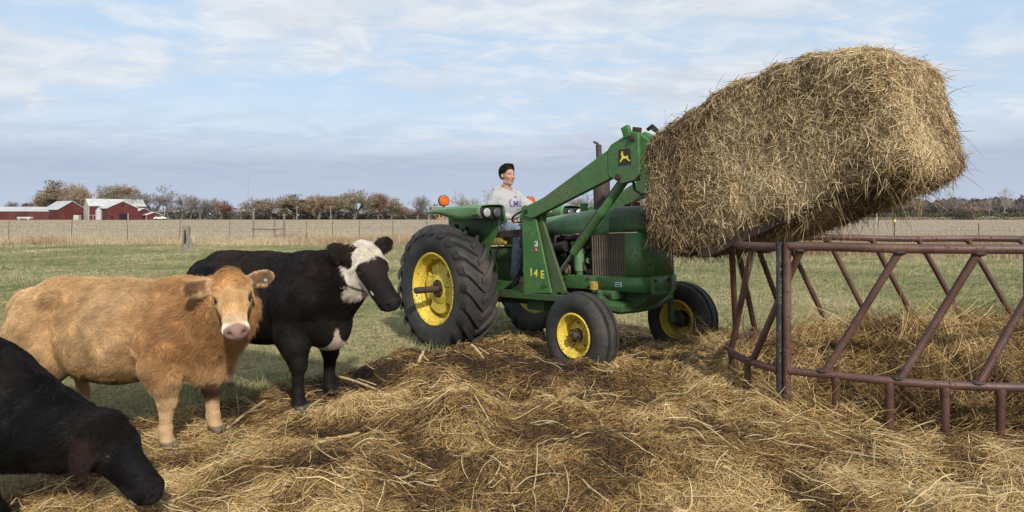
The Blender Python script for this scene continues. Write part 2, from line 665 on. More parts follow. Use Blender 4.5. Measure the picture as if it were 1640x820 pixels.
gx = grid_axis(-9, 9, 0.14, 6000); gy = grid_axis(2.0, 19, 0.14, 6000)
GX, GY = np.meshgrid(gx, gy, indexing='ij')
V = np.stack([GX, GY, ground_z(GX, GY)], -1).reshape(-1, 3)
nx, ny = len(gx), len(gy)
ii, jj = np.meshgrid(np.arange(nx - 1), np.arange(ny - 1), indexing='ij')
q = (ii * ny + jj).ravel()
Fq = np.stack([q, q + ny, q + ny + 1, q + 1], 1)

m, t, b = material('pasture_turf')
co = t.new('ShaderNodeNewGeometry').outputs['Position']
nA = t.noise(co, 0.35, 5, 0.6); nB = t.noise(co, 2.3, 5, 0.65); nC = t.noise(co, 28, 3, 0.7)
n_s = t.noise(t.mapv(co, (1, 0.35, 1)), 9, 5, 0.7)
c = t.mix(t.smooth(nC, 0.35, 0.65), (0.075, 0.10, 0.035, 1), (0.175, 0.20, 0.08, 1))
c = t.mix(t.smooth(t.math('ADD', t.math('MULTIPLY', nA, 0.5), t.math('MULTIPLY', nB, 0.5)), 0.38, 0.58), c, (0.30, 0.27, 0.13, 1))
c = t.mix(t.math('MULTIPLY', t.smooth(n_s, 0.50, 0.66), 0.8), c, (0.34, 0.29, 0.17, 1))
c = t.mix(t.math('MULTIPLY', t.smooth(nB, 0.58, 0.70), 0.75), c, (0.055, 0.04, 0.026, 1))
t.put(b.inputs['Base Color'], c); b.inputs['Roughness'].default_value = 0.95; b.inputs['Specular IOR Level'].default_value = 0.1
bp = t.new('ShaderNodeBump'); bp.inputs['Strength'].default_value = 0.9; bp.inputs['Distance'].default_value = 0.05
t.put(bp.inputs['Height'], nC); t.put(b.inputs['Normal'], bp.outputs[0])
link_mesh('pasture', np_mesh('pasture', V, Fq), m, kind='structure')

# ---- hay bedding: height field of old and fresh hay
HB = [(-1.3, 5.45, .26, .16), (-.85, 6.35, .4, .10), (-.5, 7.0, .55, .14), (-1.15, 7.45, .4, .12), (.15, 6.75, .45, .12), (.75, 6.65, .42, .10), (.2, 7.6, .4, .08), (1.1, 6.4, .4, .1),
      (-.35, 5.15, .42, .17), (.3, 5.1, .4, .12), (-.95, 4.25, .45, .11), (.5, 4.3, .45, .12), (-.1, 4.2, .3, .10), (.95, 5.3, .5, .10),
      (1.95, 7.5, .45, .12), (1.6, 6.9, .4, .05), (-.9, 8.1, .45, .07), (-.2, 8.3, .4, .06), (1.3, 4.5, .5, .06),
      (-1.5, 4.4, .4, .06), (2.0, 4.6, .3, .05), (1.2, 8.6, .5, .07)]
YB = ([-9, -3.6, -3.1, -2.75, -2.1, -1.5, -1.1, -.3, .5, 1.5, 3, 5, 7, 9], [3.0, 4.2, 5.1, 6.0, 6.75, 7.25, 8.1, 8.8, 9.8, 10.4, 9.7, 9.0, 8.6, 8.2])


def hay_mask(x, y):
    n = (fbm(x * 1.1, y * 1.1, oct=4, seed=21) - 0.5) * 1.7
    d1 = np.interp(x, *YB) - y
    d2 = (x + 2.35 + (3.8 - y) * -0.65)
    d = np.minimum(d1, d2 + 0.45)
    return sstep(d + n, -0.15, 0.55)


def hay_z(x, y):
    mk = hay_mask(x, y)
    h = np.zeros_like(x)
    for (bx, by, r, hh) in HB:
        d = np.hypot(x - bx, y - by) / r
        h = np.maximum(h, 1.25 * hh * np.exp(-d * d * 1.1)) + 0.25 * hh * np.exp(-d * d)
    dx = (x - 4.15) / 2.15; dy = (y - 6.4) / 0.80
    heap = np.exp(-(np.abs(dx) ** 3 + np.abs(dy) ** 2.4)) * 0.47
    rough = (fbm(x * 1.6, y * 1.6, oct=3, seed=5) - 0.42) * 0.22 + (fbm(x * 4.2, y * 3.4, oct=2, seed=6) - .45) * .075
    fine_ = (fbm(x * 9.5, y * 9.5, oct=3, seed=9) - 0.45) * 0.055
    tramp = np.exp(-(((x - 3.0) / 1.6) ** 4 + ((y - 4.55) / 0.42) ** 4))
    near_cows = 1 - np.exp(-(((x + 2.35) / 1.05) ** 4 + ((y - 5.3) / 1.2) ** 4))
    z = -0.005 + .02 * near_cows + (h * (.3 + .6 * near_cows) + np.maximum(rough, -0.025) * (.12 + .88 * near_cows) + fine_ * (.4 + .6 * near_cows)) * (1 - 0.8 * tramp) + heap + heap * (fbm(x * 3, y * 3, oct=3, seed=31) - .5) * .5
    z = z + .06 * tramp
    return z * mk - 0.16 * (1 - mk)


sx = 0.032
hx_ = np.arange(-4.4, 8.0, sx); hy_ = np.arange(2.3, 11.4, sx)
HX, HY = np.meshgrid(hx_, hy_, indexing='ij')
HZ = hay_z(HX, HY)
ii, jj = np.meshgrid(np.arange(len(hx_) - 1), np.arange(len(hy_) - 1), indexing='ij')
keep = (HZ[:-1, :-1] > -0.12) | (HZ[1:, 1:] > -0.12)
q = (ii * len(hy_) + jj)[keep]
ny = len(hy_)
HF = np.stack([q, q + ny, q + ny + 1, q + 1], 1)
HV = np.stack([HX, HY, HZ], -1).reshape(-1, 3)
used = np.unique(HF); rm = -np.ones(len(HV), int); rm[used] = np.arange(len(used))


def hay_at(x, y):
    fx = np.clip((x - hx_[0]) / sx, 0, len(hx_) - 1.001); fy = np.clip((y - hy_[0]) / sx, 0, len(hy_) - 1.001)
    i, j = fx.astype(int), fy.astype(int); a, b_ = fx - i, fy - j
    z = HZ[i, j] * (1 - a) * (1 - b_) + HZ[i + 1, j] * a * (1 - b_) + HZ[i, j + 1] * (1 - a) * b_ + HZ[i + 1, j + 1] * a * b_
    return np.maximum(z, ground_z(x, y))


m, t, b = material('old_hay')
co = t.new('ShaderNodeNewGeometry').outputs['Position']
n1 = t.noise(co, 1.3, 4, 0.6); n2 = t.noise(t.mapv(co, (1, 1, 1), rot=(0, 0, .6)), 45, 4, 0.7, 1.5); n3 = t.noise(t.mapv(co, (6, 1, 3), rot=(0, 0, .5)), 16, 4, 0.7, 1.0)
c = t.mix(t.smooth(t.math('ADD', t.math('MULTIPLY', n2, .5), t.math('MULTIPLY', n3, .5)), .4, .62), (0.048, 0.031, 0.017, 1), (0.20, 0.135, 0.062, 1))
c = t.mix(t.smooth(n1, .3, .7), c, t.mix(.5, c, (0.05, 0.032, 0.018, 1)))
t.put(b.inputs['Base Color'], c); b.inputs['Roughness'].default_value = 0.95; b.inputs['Specular IOR Level'].default_value = 0.1
bp = t.new('ShaderNodeBump'); bp.inputs['Strength'].default_value = 1.0; bp.inputs['Distance'].default_value = 0.04
t.put(bp.inputs['Height'], t.math('ADD', n2, n3)); t.put(b.inputs['Normal'], bp.outputs[0])
hay_o = link_mesh('hay_bedding', np_mesh('hay_bedding', HV[used], rm[HF]), m, kind='stuff',
                  label='trodden golden and brown hay spread thickly over the ground', cat='hay')


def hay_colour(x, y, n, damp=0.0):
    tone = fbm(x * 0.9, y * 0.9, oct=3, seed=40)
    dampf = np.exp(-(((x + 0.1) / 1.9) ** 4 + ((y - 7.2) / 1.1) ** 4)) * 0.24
    tone = tone - 0.05 - dampf - damp + (fbm(x * 3.4, y * 3.4, oct=3, seed=43) - .5) * .7 + (fbm(x * 4.2, y * 3.4, oct=2, seed=6) - .48) * .8  # last term follows the bump noise: lit mounds, shaded hollows painted into the hay
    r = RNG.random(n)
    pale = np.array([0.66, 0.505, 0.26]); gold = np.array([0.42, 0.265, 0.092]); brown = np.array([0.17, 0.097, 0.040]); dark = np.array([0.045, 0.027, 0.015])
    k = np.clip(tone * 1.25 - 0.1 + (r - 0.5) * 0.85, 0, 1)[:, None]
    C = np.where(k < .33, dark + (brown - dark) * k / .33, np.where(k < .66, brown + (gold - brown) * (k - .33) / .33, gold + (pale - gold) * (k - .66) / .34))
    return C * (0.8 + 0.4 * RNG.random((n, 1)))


def lay_strands(name, x, y, L, rad, lift, tilt, curl, colour, k=5, coh=0.6, clump=None, **kw):
    n = len(x)
    th0 = fbm(x * 1.3, y * 1.3, oct=2, seed=60) * 10
    th = th0 + RNG.normal(0, 1, n) / coh
    cur = RNG.normal(0, curl, n)
    s = np.linspace(-0.5, 0.5, k)
    Pn = np.zeros((n, k, 3))
    ang = th[:, None] + cur[:, None] * s
    step = L[:, None] / (k - 1)
    dx = np.cos(ang) * step; dy = np.sin(ang) * step
    X = x[:, None] + np.cumsum(dx, 1) - dx.sum(1, keepdims=True) / 2
    Y = y[:, None] + np.cumsum(dy, 1) - dy.sum(1, keepdims=True) / 2
    tl = np.abs(RNG.normal(0, tilt, n))[:, None]
    Z = hay_at(X, Y) + lift * RNG.random((n, 1)) + 0.002 + tl * L[:, None] * (s + .5) ** 1.3 + (RNG.random((n, 1)) * .25 * L[:, None]) * (0.25 - s * s) * (RNG.random((n, 1)) < .5)
    Pn[..., 0] = X; Pn[..., 1] = Y; Pn[..., 2] = Z
    r = rad[:, None] * np.array([0.7] + [1.0] * (k - 2) + [0.45])
    return strands(name, Pn, r, colour, STRAND, **kw)


def screen_sample(n, v_lo, v_hi, u_lo=-150, u_hi=1800, power=1.0):
    u = RNG.uniform(u_lo, u_hi, n); v = v_lo + (v_hi - v_lo) * RNG.random(n) ** power
    Y = F_PX * CH / (v - V0)
    return (u - U0) / F_PX * Y, Y


x, y = screen_sample(430000, 500, 1010, -350, 1950, 1.12)
tr_ = .35 * np.exp(-(((x - 3.0) / 1.7) ** 4 + ((y - 4.5) / .5) ** 4)) + .45 * sstep(fbm(x * 1.2, y * 1.2, oct=3, seed=47), .55, .7)
k_ = (hay_mask(x, y) > RNG.random(len(x)) * 0.9 + .03) & (RNG.random(len(x)) > tr_)
x, y = x[k_], y[k_]
n = len(x)
wide = RNG.random(n)
L = RNG.gamma(2.4, 0.030, n) + 0.025
rad = np.where(wide > 0.90, RNG.uniform(.002, .0038, n), RNG.uniform(.0007, .0019, n)) * np.clip(y / 5.2, .8, 1.6)
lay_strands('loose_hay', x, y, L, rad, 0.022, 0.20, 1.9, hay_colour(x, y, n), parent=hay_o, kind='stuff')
# the heap inside the feeder
n = 60000
x = RNG.uniform(2.0, 6.6, n); y = RNG.uniform(5.0, 7.9, n)
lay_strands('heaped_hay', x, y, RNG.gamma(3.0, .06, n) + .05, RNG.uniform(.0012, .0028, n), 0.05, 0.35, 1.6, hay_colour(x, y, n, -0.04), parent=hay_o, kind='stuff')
n = 90000
x, y = screen_sample(n, 600, 850)
k_ = hay_mask(x, y) > .6; x, y = x[k_], y[k_]; n = len(x)
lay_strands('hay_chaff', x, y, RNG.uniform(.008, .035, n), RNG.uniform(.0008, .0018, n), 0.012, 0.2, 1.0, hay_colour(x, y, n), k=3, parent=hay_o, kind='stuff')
# coarse pale stems
n = 900
x, y = screen_sample(n, 560, 850)
k_ = hay_mask(x, y) > .5; x, y = x[k_], y[k_]; n = len(x)
lay_strands('coarse_hay_stems', x, y, RNG.uniform(.12, .4, n), RNG.uniform(.0018, .0038, n), 0.04, 0.14, .6, np.array([[.62, .50, .27]]) * RNG.uniform(.55, 1.05, (n, 1)), k=6, parent=hay_o, kind='stuff')

# ---- pasture grass
def grass_blades(name, x, y, h, rad, C, lean=0.5, **kw):
    n = len(x); k = 4
    s = np.linspace(0, 1, k)
    th = RNG.uniform(0, 2 * PI, n); ln = np.abs(RNG.normal(0, lean, n))
    P = np.zeros((n, k, 3))
    z0 = ground_z(x, y)
    bend = (ln * h)[:, None] * s ** 1.8
    P[..., 0] = x[:, None] + np.cos(th)[:, None] * bend; P[..., 1] = y[:, None] + np.sin(th)[:, None] * bend
    P[..., 2] = z0[:, None] - 0.01 + h[:, None] * s * (1 / np.sqrt(1 + ln ** 2))[:, None]
    return strands(name, P, rad[:, None] * np.array([1, .95, .7, .2]), C, STRAND, **kw)


def grass_colour(x, y, n):
    tone = (fbm(x * .5, y * .5, oct=4, seed=70) - .5) * 1.7 + .53 + (RNG.random(n) - .5) * .5
    g1 = np.array([.085, .135, .038]); g2 = np.array([.19, .225, .085]); dr = np.array([.46, .39, .22])
    k = np.clip(tone, 0, 1)[:, None]
    C = np.where(k < .5, g1 + (g2 - g1) * k / .5, g2 + (dr - g2) * np.clip((k - .46) / .2, 0, 1))
    return C * RNG.uniform(.75, 1.25, (n, 1))


x, y = screen_sample(190000, 392, 840, power=1.25)
k_ = (hay_mask(x, y) < .55) & (y < 60)
x, y = x[k_], y[k_]; n = len(x)
h = (RNG.gamma(4, .014, n) + .02) * np.clip(fbm(x * 1.1, y * 1.1, oct=2, seed=71) * 1.8, .5, 1.6)
pgrass = grass_blades('pasture_grass', x, y, h, RNG.uniform(.0011, .0022, n) * np.clip(y / 6, .8, 5), grass_colour(x, y, n), .8,
                      kind='stuff', label='short grazed green and straw-coloured grass of the pasture', cat='grass')
# dead straw litter in the grass
x, y = screen_sample(90000, 392, 840)
k_ = (hay_mask(x, y) < .8) & (y < 38) & (fbm(x * .7, y * .5, oct=3, seed=74) + .25 * RNG.random(len(x)) > .52); x, y = x[k_], y[k_]; n = len(x)
lay_strands('straw_litter', x, y, RNG.gamma(3, .03, n) + .03, RNG.uniform(.0009, .002, n) * np.clip(y / 6, .8, 3), .02, .1, 1.0, np.array([[.44, .36, .2]]) * RNG.uniform(.5, 1.1, (n, 1)), parent=pgrass, kind='stuff')

# ---- fence line, and the tall dead grass along it
FENCE = [(-56, 43.6), (-31, 42.3), (-4.5, 41.5), (16.8, 30.0), (34, 20.5), (44, 15)]
fl_x = [p[0] for p in FENCE]; fl_y = [p[1] for p in FENCE]


def dry_grass(name, n, x0, x1, off, spread, h0, h1, label, patch=0):
    x = RNG.uniform(x0, x1, n); y = np.interp(x, fl_x, fl_y) + off + RNG.normal(0, spread, n)
    if patch:
        k_ = fbm(x * .35, y * .2, oct=2, seed=83) + RNG.random(n) * .3 > patch; x, y = x[k_], y[k_]; n = len(x)
    h = RNG.uniform(h0, h1, n) * np.clip(fbm(x * .5, y * .3, oct=2, seed=85) * 1.9, .45, 1.4)
    base = np.array([[.50, .41, .26]])
    c2 = np.array([[.36, .245, .155]])
    k = sstep(fbm(x * .25, y * .2, oct=2, seed=88), .3, .65)[:, None]
    C = (base * k + c2 * (1 - k)) * RNG.uniform(.6, 1.25, (n, 1))
    return grass_blades(name, x, y, h, RNG.uniform(.006, .014, n) * np.clip(y / 40, .5, 1.2), C, .35, kind='stuff', label=label, cat='grass')


dry_grass('tall_dead_grass', 30000, -52, 17, -.9, 1.3, .08, .50, 'tall russet and straw-coloured dead grass along the wire fence')
dry_grass('pale_dead_grass', 36000, -16, 30, 1.2, 2.0, .15, .62, 'pale golden dead grass standing beyond the wire fence')
dry_grass('dry_grass_by_fence', 26000, 10, 40, 0.3, 1.6, .15, .5, 'straw-coloured dry grass along the fence behind the feeder')

# ---- harvested field
fx0 = np.array([-700, -56, -31, -4.5, 16.8, 34, 44, 700.]); fy0 = np.array([46, 45., 43.8, 43, 31.5, 22.5, 17, 12.])
V = []; xs = np.concatenate([np.linspace(-700, -60, 12), np.linspace(-56, 44, 60), np.linspace(50, 700, 12)])
ys = np.linspace(0, 1, 10) ** 2
for a in xs:
    y0 = np.interp(a, fx0, fy0)
    for s_ in ys:
        V.append((a, y0 + (262 - y0) * s_, -0.035 + 0.012 + 0.006 * s_))
V = np.array(V); nyf = len(ys)
ii, jj = np.meshgrid(np.arange(len(xs) - 1), np.arange(nyf - 1), indexing='ij'); q = (ii * nyf + jj).ravel()
m, t, b = material('stubble_soil')
co = t.new('ShaderNodeNewGeometry').outputs['Position']
r1 = t.noise(t.mapv(co, (.05, 1.3, 1), rot=(0, 0, .03)), 1.0, 3, .6)
r2 = t.noise(t.mapv(co, (.3, 1.2, 1)), 2.2, 5, .7)
r3 = t.noise(t.mapv(co, (.004, .03, 1)), 1, 3, .5)
c = t.mix(t.smooth(t.math('ADD', t.math('MULTIPLY', r1, .45), t.math('MULTIPLY', r2, .55)), .40, .6), (.16, .12, .085, 1), (.44, .365, .265, 1))
c = t.mix(t.math('MULTIPLY', t.smooth(r3, .4, .6), .5), c, (.36, .29, .20, 1))
t.put(b.inputs['Base Color'], c); b.inputs['Roughness'].default_value = .95; b.inputs['Specular IOR Level'].default_value = .1
link_mesh('stubble_field', np_mesh('stubble_field', V, np.stack([q, q + nyf, q + nyf + 1, q + 1], 1)), m, kind='structure')
n = 60000
v = RNG.uniform(353.5, 392, n); Y = F_PX * CH / (v - V0); u = RNG.uniform(-150, 1800, n); x = (u - U0) / F_PX * Y
y0 = np.interp(x, fx0, fy0) + 1
row = np.round(Y / .76) * .76 + RNG.normal(0, .06, n)
k_ = (row > y0) & (row < 240)
x, row = x[k_], row[k_]; n = len(x)
grass_blades('corn_stubble', x, row, RNG.uniform(.08, .3, n), RNG.uniform(.008, .014, n) * np.clip(row / 60, .8, 3.5), np.array([[.50, .42, .30]]) * RNG.uniform(.5, 1.15, (n, 1)), .5,
             kind='stuff', label='cut corn stubble standing in rows across the harvested field', cat='stubble')

WOODG = paint('weathered_grey_wood', (.27, .24, .20), (.16, .14, .115), rough=.85, dirt=.3, scale=9, bump=.5)
FPOST = paint('rusted_fence_post', (.10, .075, .06), rough=.8, dirt=.4, scale=9)
WIRE = plain('fence_wire', (.22, .21, .20), .6, .3)
fence = empty('wire_fence', (0, 0, 0), label='woven wire fence on thin rusty posts across the back of the pasture', cat='fence')


def fy(x):
    return float(np.interp(x, fl_x, fl_y))


pm = None
post_x = [wx(u, 42.2) for u in (-85, 11, 114, 206, 290, 371)] + [wx(u, 41.8) for u in (492, 532, 577, 631, 685)] + [-2.2, .9, 4.0, 7.2, 10.4, 13.0, 19.6, 23.5, 27.5, 32, 37]
for i, px_ in enumerate(post_x):
    if pm is None:
        mb = MB(); mb.box((0, 0, .62), (.034, .012, 1.42)); mb.box((0, .014, .62), (.010, .026, 1.42)); mb.box((0, 0, .15), (.12, .008, .18))
        o = mb.build('post', FPOST, fence); pm = o.data
    else:
        o = link_mesh('post', pm, None, fence, smooth=False)
    o.location = (px_, fy(px_), 0); o.rotation_euler = (R(random.uniform(-3, 3)), R(random.uniform(-3, 3)), random.uniform(-.3, .3))
mb = MB(); mb.box((0, 0, .68), (.05, .014, 1.42)); mb.box((0, .018, .68), (.014, .034, 1.42))
px_ = 16.85
o = mb.build('steel_post', FPOST, fence, label='rusty post with a yellow tip'); o.location = (px_, fy(px_), 0); o.rotation_euler = (0, R(1.5), 0)
c_ = MB().box((0, .005, 1.42), (.075, .06, .12), bev=.01).build('yellow_cap', YELP, o)
# wire mesh strands, built as curves between posts
PW = []
xs = np.linspace(-56, 44, 700)
ysf = np.interp(xs, fl_x, fl_y)
for z in (.12, .24, .36, .50, .66, .84, 1.02, 1.16):
    zz = z + (fbm(xs * .3, xs * 0 + z * 3, oct=2, seed=4) - .5) * .05
    for a in range(0, 700 - 7, 7):
        PW.append(np.stack([xs[a:a + 8], ysf[a:a + 8], zz[a:a + 8]], 1))
PW = np.array(PW)
strands('line_wire', PW, np.full(8, .003), np.full((len(PW), 3), .22), WIRE, fence, kind='stuff')
vx = np.arange(-56, 44, .16); vy = np.interp(vx, fl_x, fl_y)
PV = np.stack([np.stack([vx, vy, np.full_like(vx, z)], 1) for z in (.12, .45, .8, 1.16)], 1)
strands('stay_wire', PV, np.full(4, .0022), np.full((len(PV), 3), .22), WIRE, fence, kind='stuff')

# H brace in the fence line
br = empty('fence_brace', (0, 0, 0), label='grey timber brace of three posts and a rail in the fence line', cat='fence brace')
for u_, hgt, w_ in ((407.5, 1.85, .12), (441.5, 1.4, .11), (457, 1.75, .14)):
    X = wx(u_, 41.9)
    o = MB().tube([(0, 0, -.1), (0, 0, hgt * .5), (.01, 0, hgt)], [w_ * .5, w_ * .47, w_ * .42], 9).build('wood_post', WOODG, br); o.location = (X, fy(X) - .12, 0)
MB().tube([(wx(405, 41.9), fy(-15.9) - .2, .86), (wx(425, 41.9), fy(-15) - .22, .80), (wx(457, 41.9), fy(-14) - .2, .84)], [.05, .055, .045], 8).build('rail', WOODG, br)
wp = empty('wooden_post', (wx(299, 33), 33.0, -.03), label='short weathered wooden post leaning alone in the pasture', cat='post')
MB().tube([(-.02, 0, -.15), (-.02, 0, .5), (0, 0, 1.18)], [.19, .175, .17], 10).build('post_shaft', WOODG, wp)
MB().tube([(.22, .04, -.1), (.20, .03, .25), (.10, .02, .72)], [.15, .12, .03], 8).build('split_root', WOODG, wp)
MB().prism([(-.05, .35), (.03, .30), (.07, .55), (.03, .98), (-.02, 1.0)], -.19, -.165, 'y').build('dark_notch', BLACKM, wp)
# ================================================================== FAR BACKGROUND
D = 268.0
RED = paint('barn_red_boards', (.115, .018, .017), (.085, .014, .014), rough=.8, dirt=.25, scale=.6, bump=0)
ROOFW = paint('pale_metal_roof', (.50, .51, .52), (.42, .43, .44), rough=.5, dirt=.4, dirtc=(.3, .27, .25), scale=.5, bump=0)
ROOFG = paint('white_shingle_roof', (.62, .62, .60), rough=.7, dirt=.4, scale=.7, bump=0)
BWHITE = paint('white_boards', (.55, .54, .49), rough=.8, dirt=.4, scale=.6, bump=0)
DARKO = plain('dark_opening', (.012, .010, .012), .9)
TRIMW = plain('white_trim', (.6, .6, .58), .7)
BRICKM = paint('tan_brick', (.42, .27, .17), rough=.9, dirt=.3, scale=1.5, bump=0)


def gable_barn(parent, name, c, L, Wd, eave, ridge, rot, wallm, roofm, over=.35):
    """ridge along local x, length L, width Wd; centre c"""
    def P(p): return p
    e = []
    mb = MB()
    mb.prism([(-Wd / 2, 0), (Wd / 2, 0), (Wd / 2, eave), (0, ridge), (-Wd / 2, eave)], -L / 2, L / 2, 'x')
    o = mb.build('wall', wallm, parent); e.append(o)
    sl_ = (ridge - eave) / (Wd / 2)
    rb = MB()
    for s in (-1, 1):
        yo = s * (Wd / 2 + over); zo = eave - sl_ * over
        rb.prism([(0, ridge + .22), (yo, zo + .22), (yo, zo), (0, ridge + .0)], -L / 2 - over, L / 2 + over, 'x')
    r = rb.build('roof', roofm, parent); e.append(r)
    for o in e:
        o.location = c; o.rotation_euler = (0, 0, rot)
    return o, e[0]


def local_box(parent, name, host, c, d, m):
    o = MB().box(c, d).build(name, m, parent)
    o.location = host.location; o.rotation_euler = host.rotation_euler
    return o


def batten_strips(parent, host, face, a0, a1, z1, n, off):
    """vertical joints in the boarding"""
    mb = MB()
    for i in range(n):
        a = a0 + (a1 - a0) * i / (n - 1)
        zt = z1(a) if callable(z1) else z1
        if face == 'y':
            mb.box((a, off, zt / 2), (.09, .05, zt))
        else:
            mb.box((off, a, zt / 2), (.05, .09, zt))
    o = mb.build('batten', RED, parent, kind='stuff'); o.location = host.location; o.rotation_euler = host.rotation_euler


px = D / F_PX
# long low machine shed
s1 = empty('machine_shed', (wx(30, D), D, 0), label='long low red shed with a pale metal roof at the far left', cat='shed')
_, h = gable_barn(s1, 'shed', (-2.2, 0, 0), 38, 11, 3.3, 4.9, R(24), RED, ROOFW)
batten_strips(s1, h, 'y', -17, 17, 3.2, 30, -5.53)
for i, a in enumerate((-12, -4, 4)):
    local_box(s1, 'door', h, (a, -5.56, 1.5), (4.2, .1, 2.9), plain('dark_red_door%d' % i, (.07, .015, .015), .8))
tr = MB(); tr.box((0, 0, .75), (5.2, 1.6, .75), bev=.12); tr.tube([(-1.7, -.85, .3), (-1.7, .85, .3)], .32, 12); tr.tube([(1.7, -.85, .3), (1.7, .85, .3)], .32, 12)
tr.build('white_trailer', BWHITE, None, label='low white trailer parked in front of the long red shed', cat='trailer').location = (wx(40, 258), 258, 0)
# gabled barn
s2 = empty('gabled_barn', (wx(91, D), D - 2, 0), label='plain red gabled barn joined to the end of the long shed', cat='barn')
_, h = gable_barn(s2, 'barn', (1, 5, 0), 15, 9.6, 4.0, 7.2, R(143), RED, ROOFW)
batten_strips(s2, h, 'x', -4.7, 4.7, lambda a: 4.0 + (1 - abs(a) / 4.8) * 3.1, 16, -7.55)
local_box(s2, 'door', h, (-7.56, .6, 1.4), (.12, 2.6, 2.8), RED)
# big barn with white end
s3 = empty('big_barn', (wx(172, D), D, 0), label='big barn with a white end wall and long pale roof behind the grain bin', cat='barn')
_, h = gable_barn(s3, 'barn', (.6, 4, 0), 19.5, 9, 5.4, 8.0, R(43), RED, ROOFG)
mbw = MB().prism([(-4.5, 0), (4.5, 0), (4.5, 5.35), (0, 7.95), (-4.5, 5.35)], -9.93, -9.78, 'x')
o = mbw.build('end_wall', BWHITE, s3, label='white painted gable wall'); o.location = h.location; o.rotation_euler = h.rotation_euler
MB().box((-8.4, -5.5, .9), (2.0, 1.6, 1.8)).build('lean_to', BWHITE, s3)
# front cross barn
s4 = empty('front_barn', (wx(184, D - 14), D - 14, 0), label='red gabled barn with a wide dark doorway right of the grain bin', cat='barn')
_, h = gable_barn(s4, 'barn', (0, 2, 0), 11, 10.4, 4.3, 6.9, R(136), RED, ROOFG)
local_box(s4, 'doorway', h, (-5.53, -.2, 1.15), (.12, 2.7, 2.3), DARKO)
local_box(s4, 'window', h, (-5.53, .0, 5.4), (.1, .7, .8), DARKO)
local_box(s4, 'window', h, (-5.53, 3.6, .9), (.1, .8, .9), DARKO)
local_box(s4, 'door_post', h, (-5.62, -1.75, 1.2), (.12, .18, 2.5), TRIMW)
# grain bin
s5 = empty('grain_bin', (wx(158, D - 22), D - 22, 0), label='small corrugated steel grain bin beside the big barn', cat='grain bin')
gb = MB(); gb.lathe([(0.04 + i * .16, 1.0 + (.03 if i % 2 else 0)) for i in range(22)], 'z', n=20); gb.build('bin_wall', ROOFW, s5)
MB().lathe([(3.4, 1.1), (4.1, .15), (4.2, .0)], 'z', n=20).build('bin_roof', ROOFW, s5)
# small sheds to the right
s6 = empty('side_barn', (wx(218, D), D, 0), label='smaller red barn with a pale sloping roof right of the front barn', cat='barn')
_, h = gable_barn(s6, 'barn', (0, 3, 0), 7, 6, 2.9, 4.4, R(140), RED, ROOFG)
local_box(s6, 'door', h, (-3.53, -.5, 1.1), (.1, 1.8, 2.1), DARKO)
s7 = empty('low_shed', (wx(240, D - 6), D - 6, 0), label='lowest red shed at the right end of the farmyard', cat='shed')
_, h = gable_barn(s7, 'shed', (0, 2, 0), 4.5, 5.4, 1.8, 2.8, R(132), RED, ROOFG)
local_box(s7, 'leg_post', h, (-2.5, 2.9, .9), (.12, .12, 1.8), TRIMW)
s8 = empty('farm_fence', (wx(145, D - 20), D - 20, 0), label='pale timber rail fence in front of the big barn', cat='fence')
MB().box((1.6, 0, 1.75), (5.0, .08, .12)).build('rail', BWHITE, s8)
for a in (-.8, .9, 2.6, 4.0):
    MB().box((a, .08, .9), (.12, .12, 1.8)).build('post', BWHITE, s8)


def far_car(name, x, y, rot, m, label, cat='car'):
    e = empty(name, (x, y, 0), (0, 0, rot), label=label, cat=cat)
    MB().prism([(-2.2, .35), (-2.25, .8), (-1.9, .95), (-1.3, 1.4), (.4, 1.42), (1.1, .98), (2.1, .85), (2.25, .4)], -.85, .85, 'y').build('car_body', m, e, bev=.06)
    MB().prism([(-1.55, .98), (-1.2, 1.33), (.35, 1.35), (.95, 1.0)], -.87, .87, 'y').build('window', DARKO, e)
    for a in (-1.4, 1.4):
        for s in (-.8, .8):
            MB().tube([(a, s - .1, .32), (a, s + .1, .32)], .32, 12).build('wheel', RUBBER, e)
    return e


WCAR = plain('white_car_paint', (.75, .75, .76), .3)
far_car('parked_car', wx(257, D - 10), D - 10, .1, WCAR, 'white car parked right of the lowest red shed')
far_car('parked_car', wx(1579, 290), 290, 0, WCAR, 'white car below the dead tree on the right, left one of two', 'car')
far_car('parked_car', wx(1593, 290), 290, .2, WCAR, 'white car below the dead tree on the right, right one of two', 'car')
# trailer home / low farm things among the middle trees
s9 = empty('white_camper', (wx(519, 285), 285, 0), label='long white camper parked under the orange trees', cat='camper')
MB().box((0, 0, 1.7), (8.0, 2.4, 2.4), bev=.25).build('camper_body', BWHITE, s9)
for a in (-2.4, .2, 2.6):
    MB().box((a, -1.22, 2.0), (1.0, .06, .7)).build('window', DARKO, s9)
for a in (-1, 1):
    MB().tube([(a, -1.2, .4), (a, 1.2, .4)], .4, 12).build('wheel', RUBBER, s9)
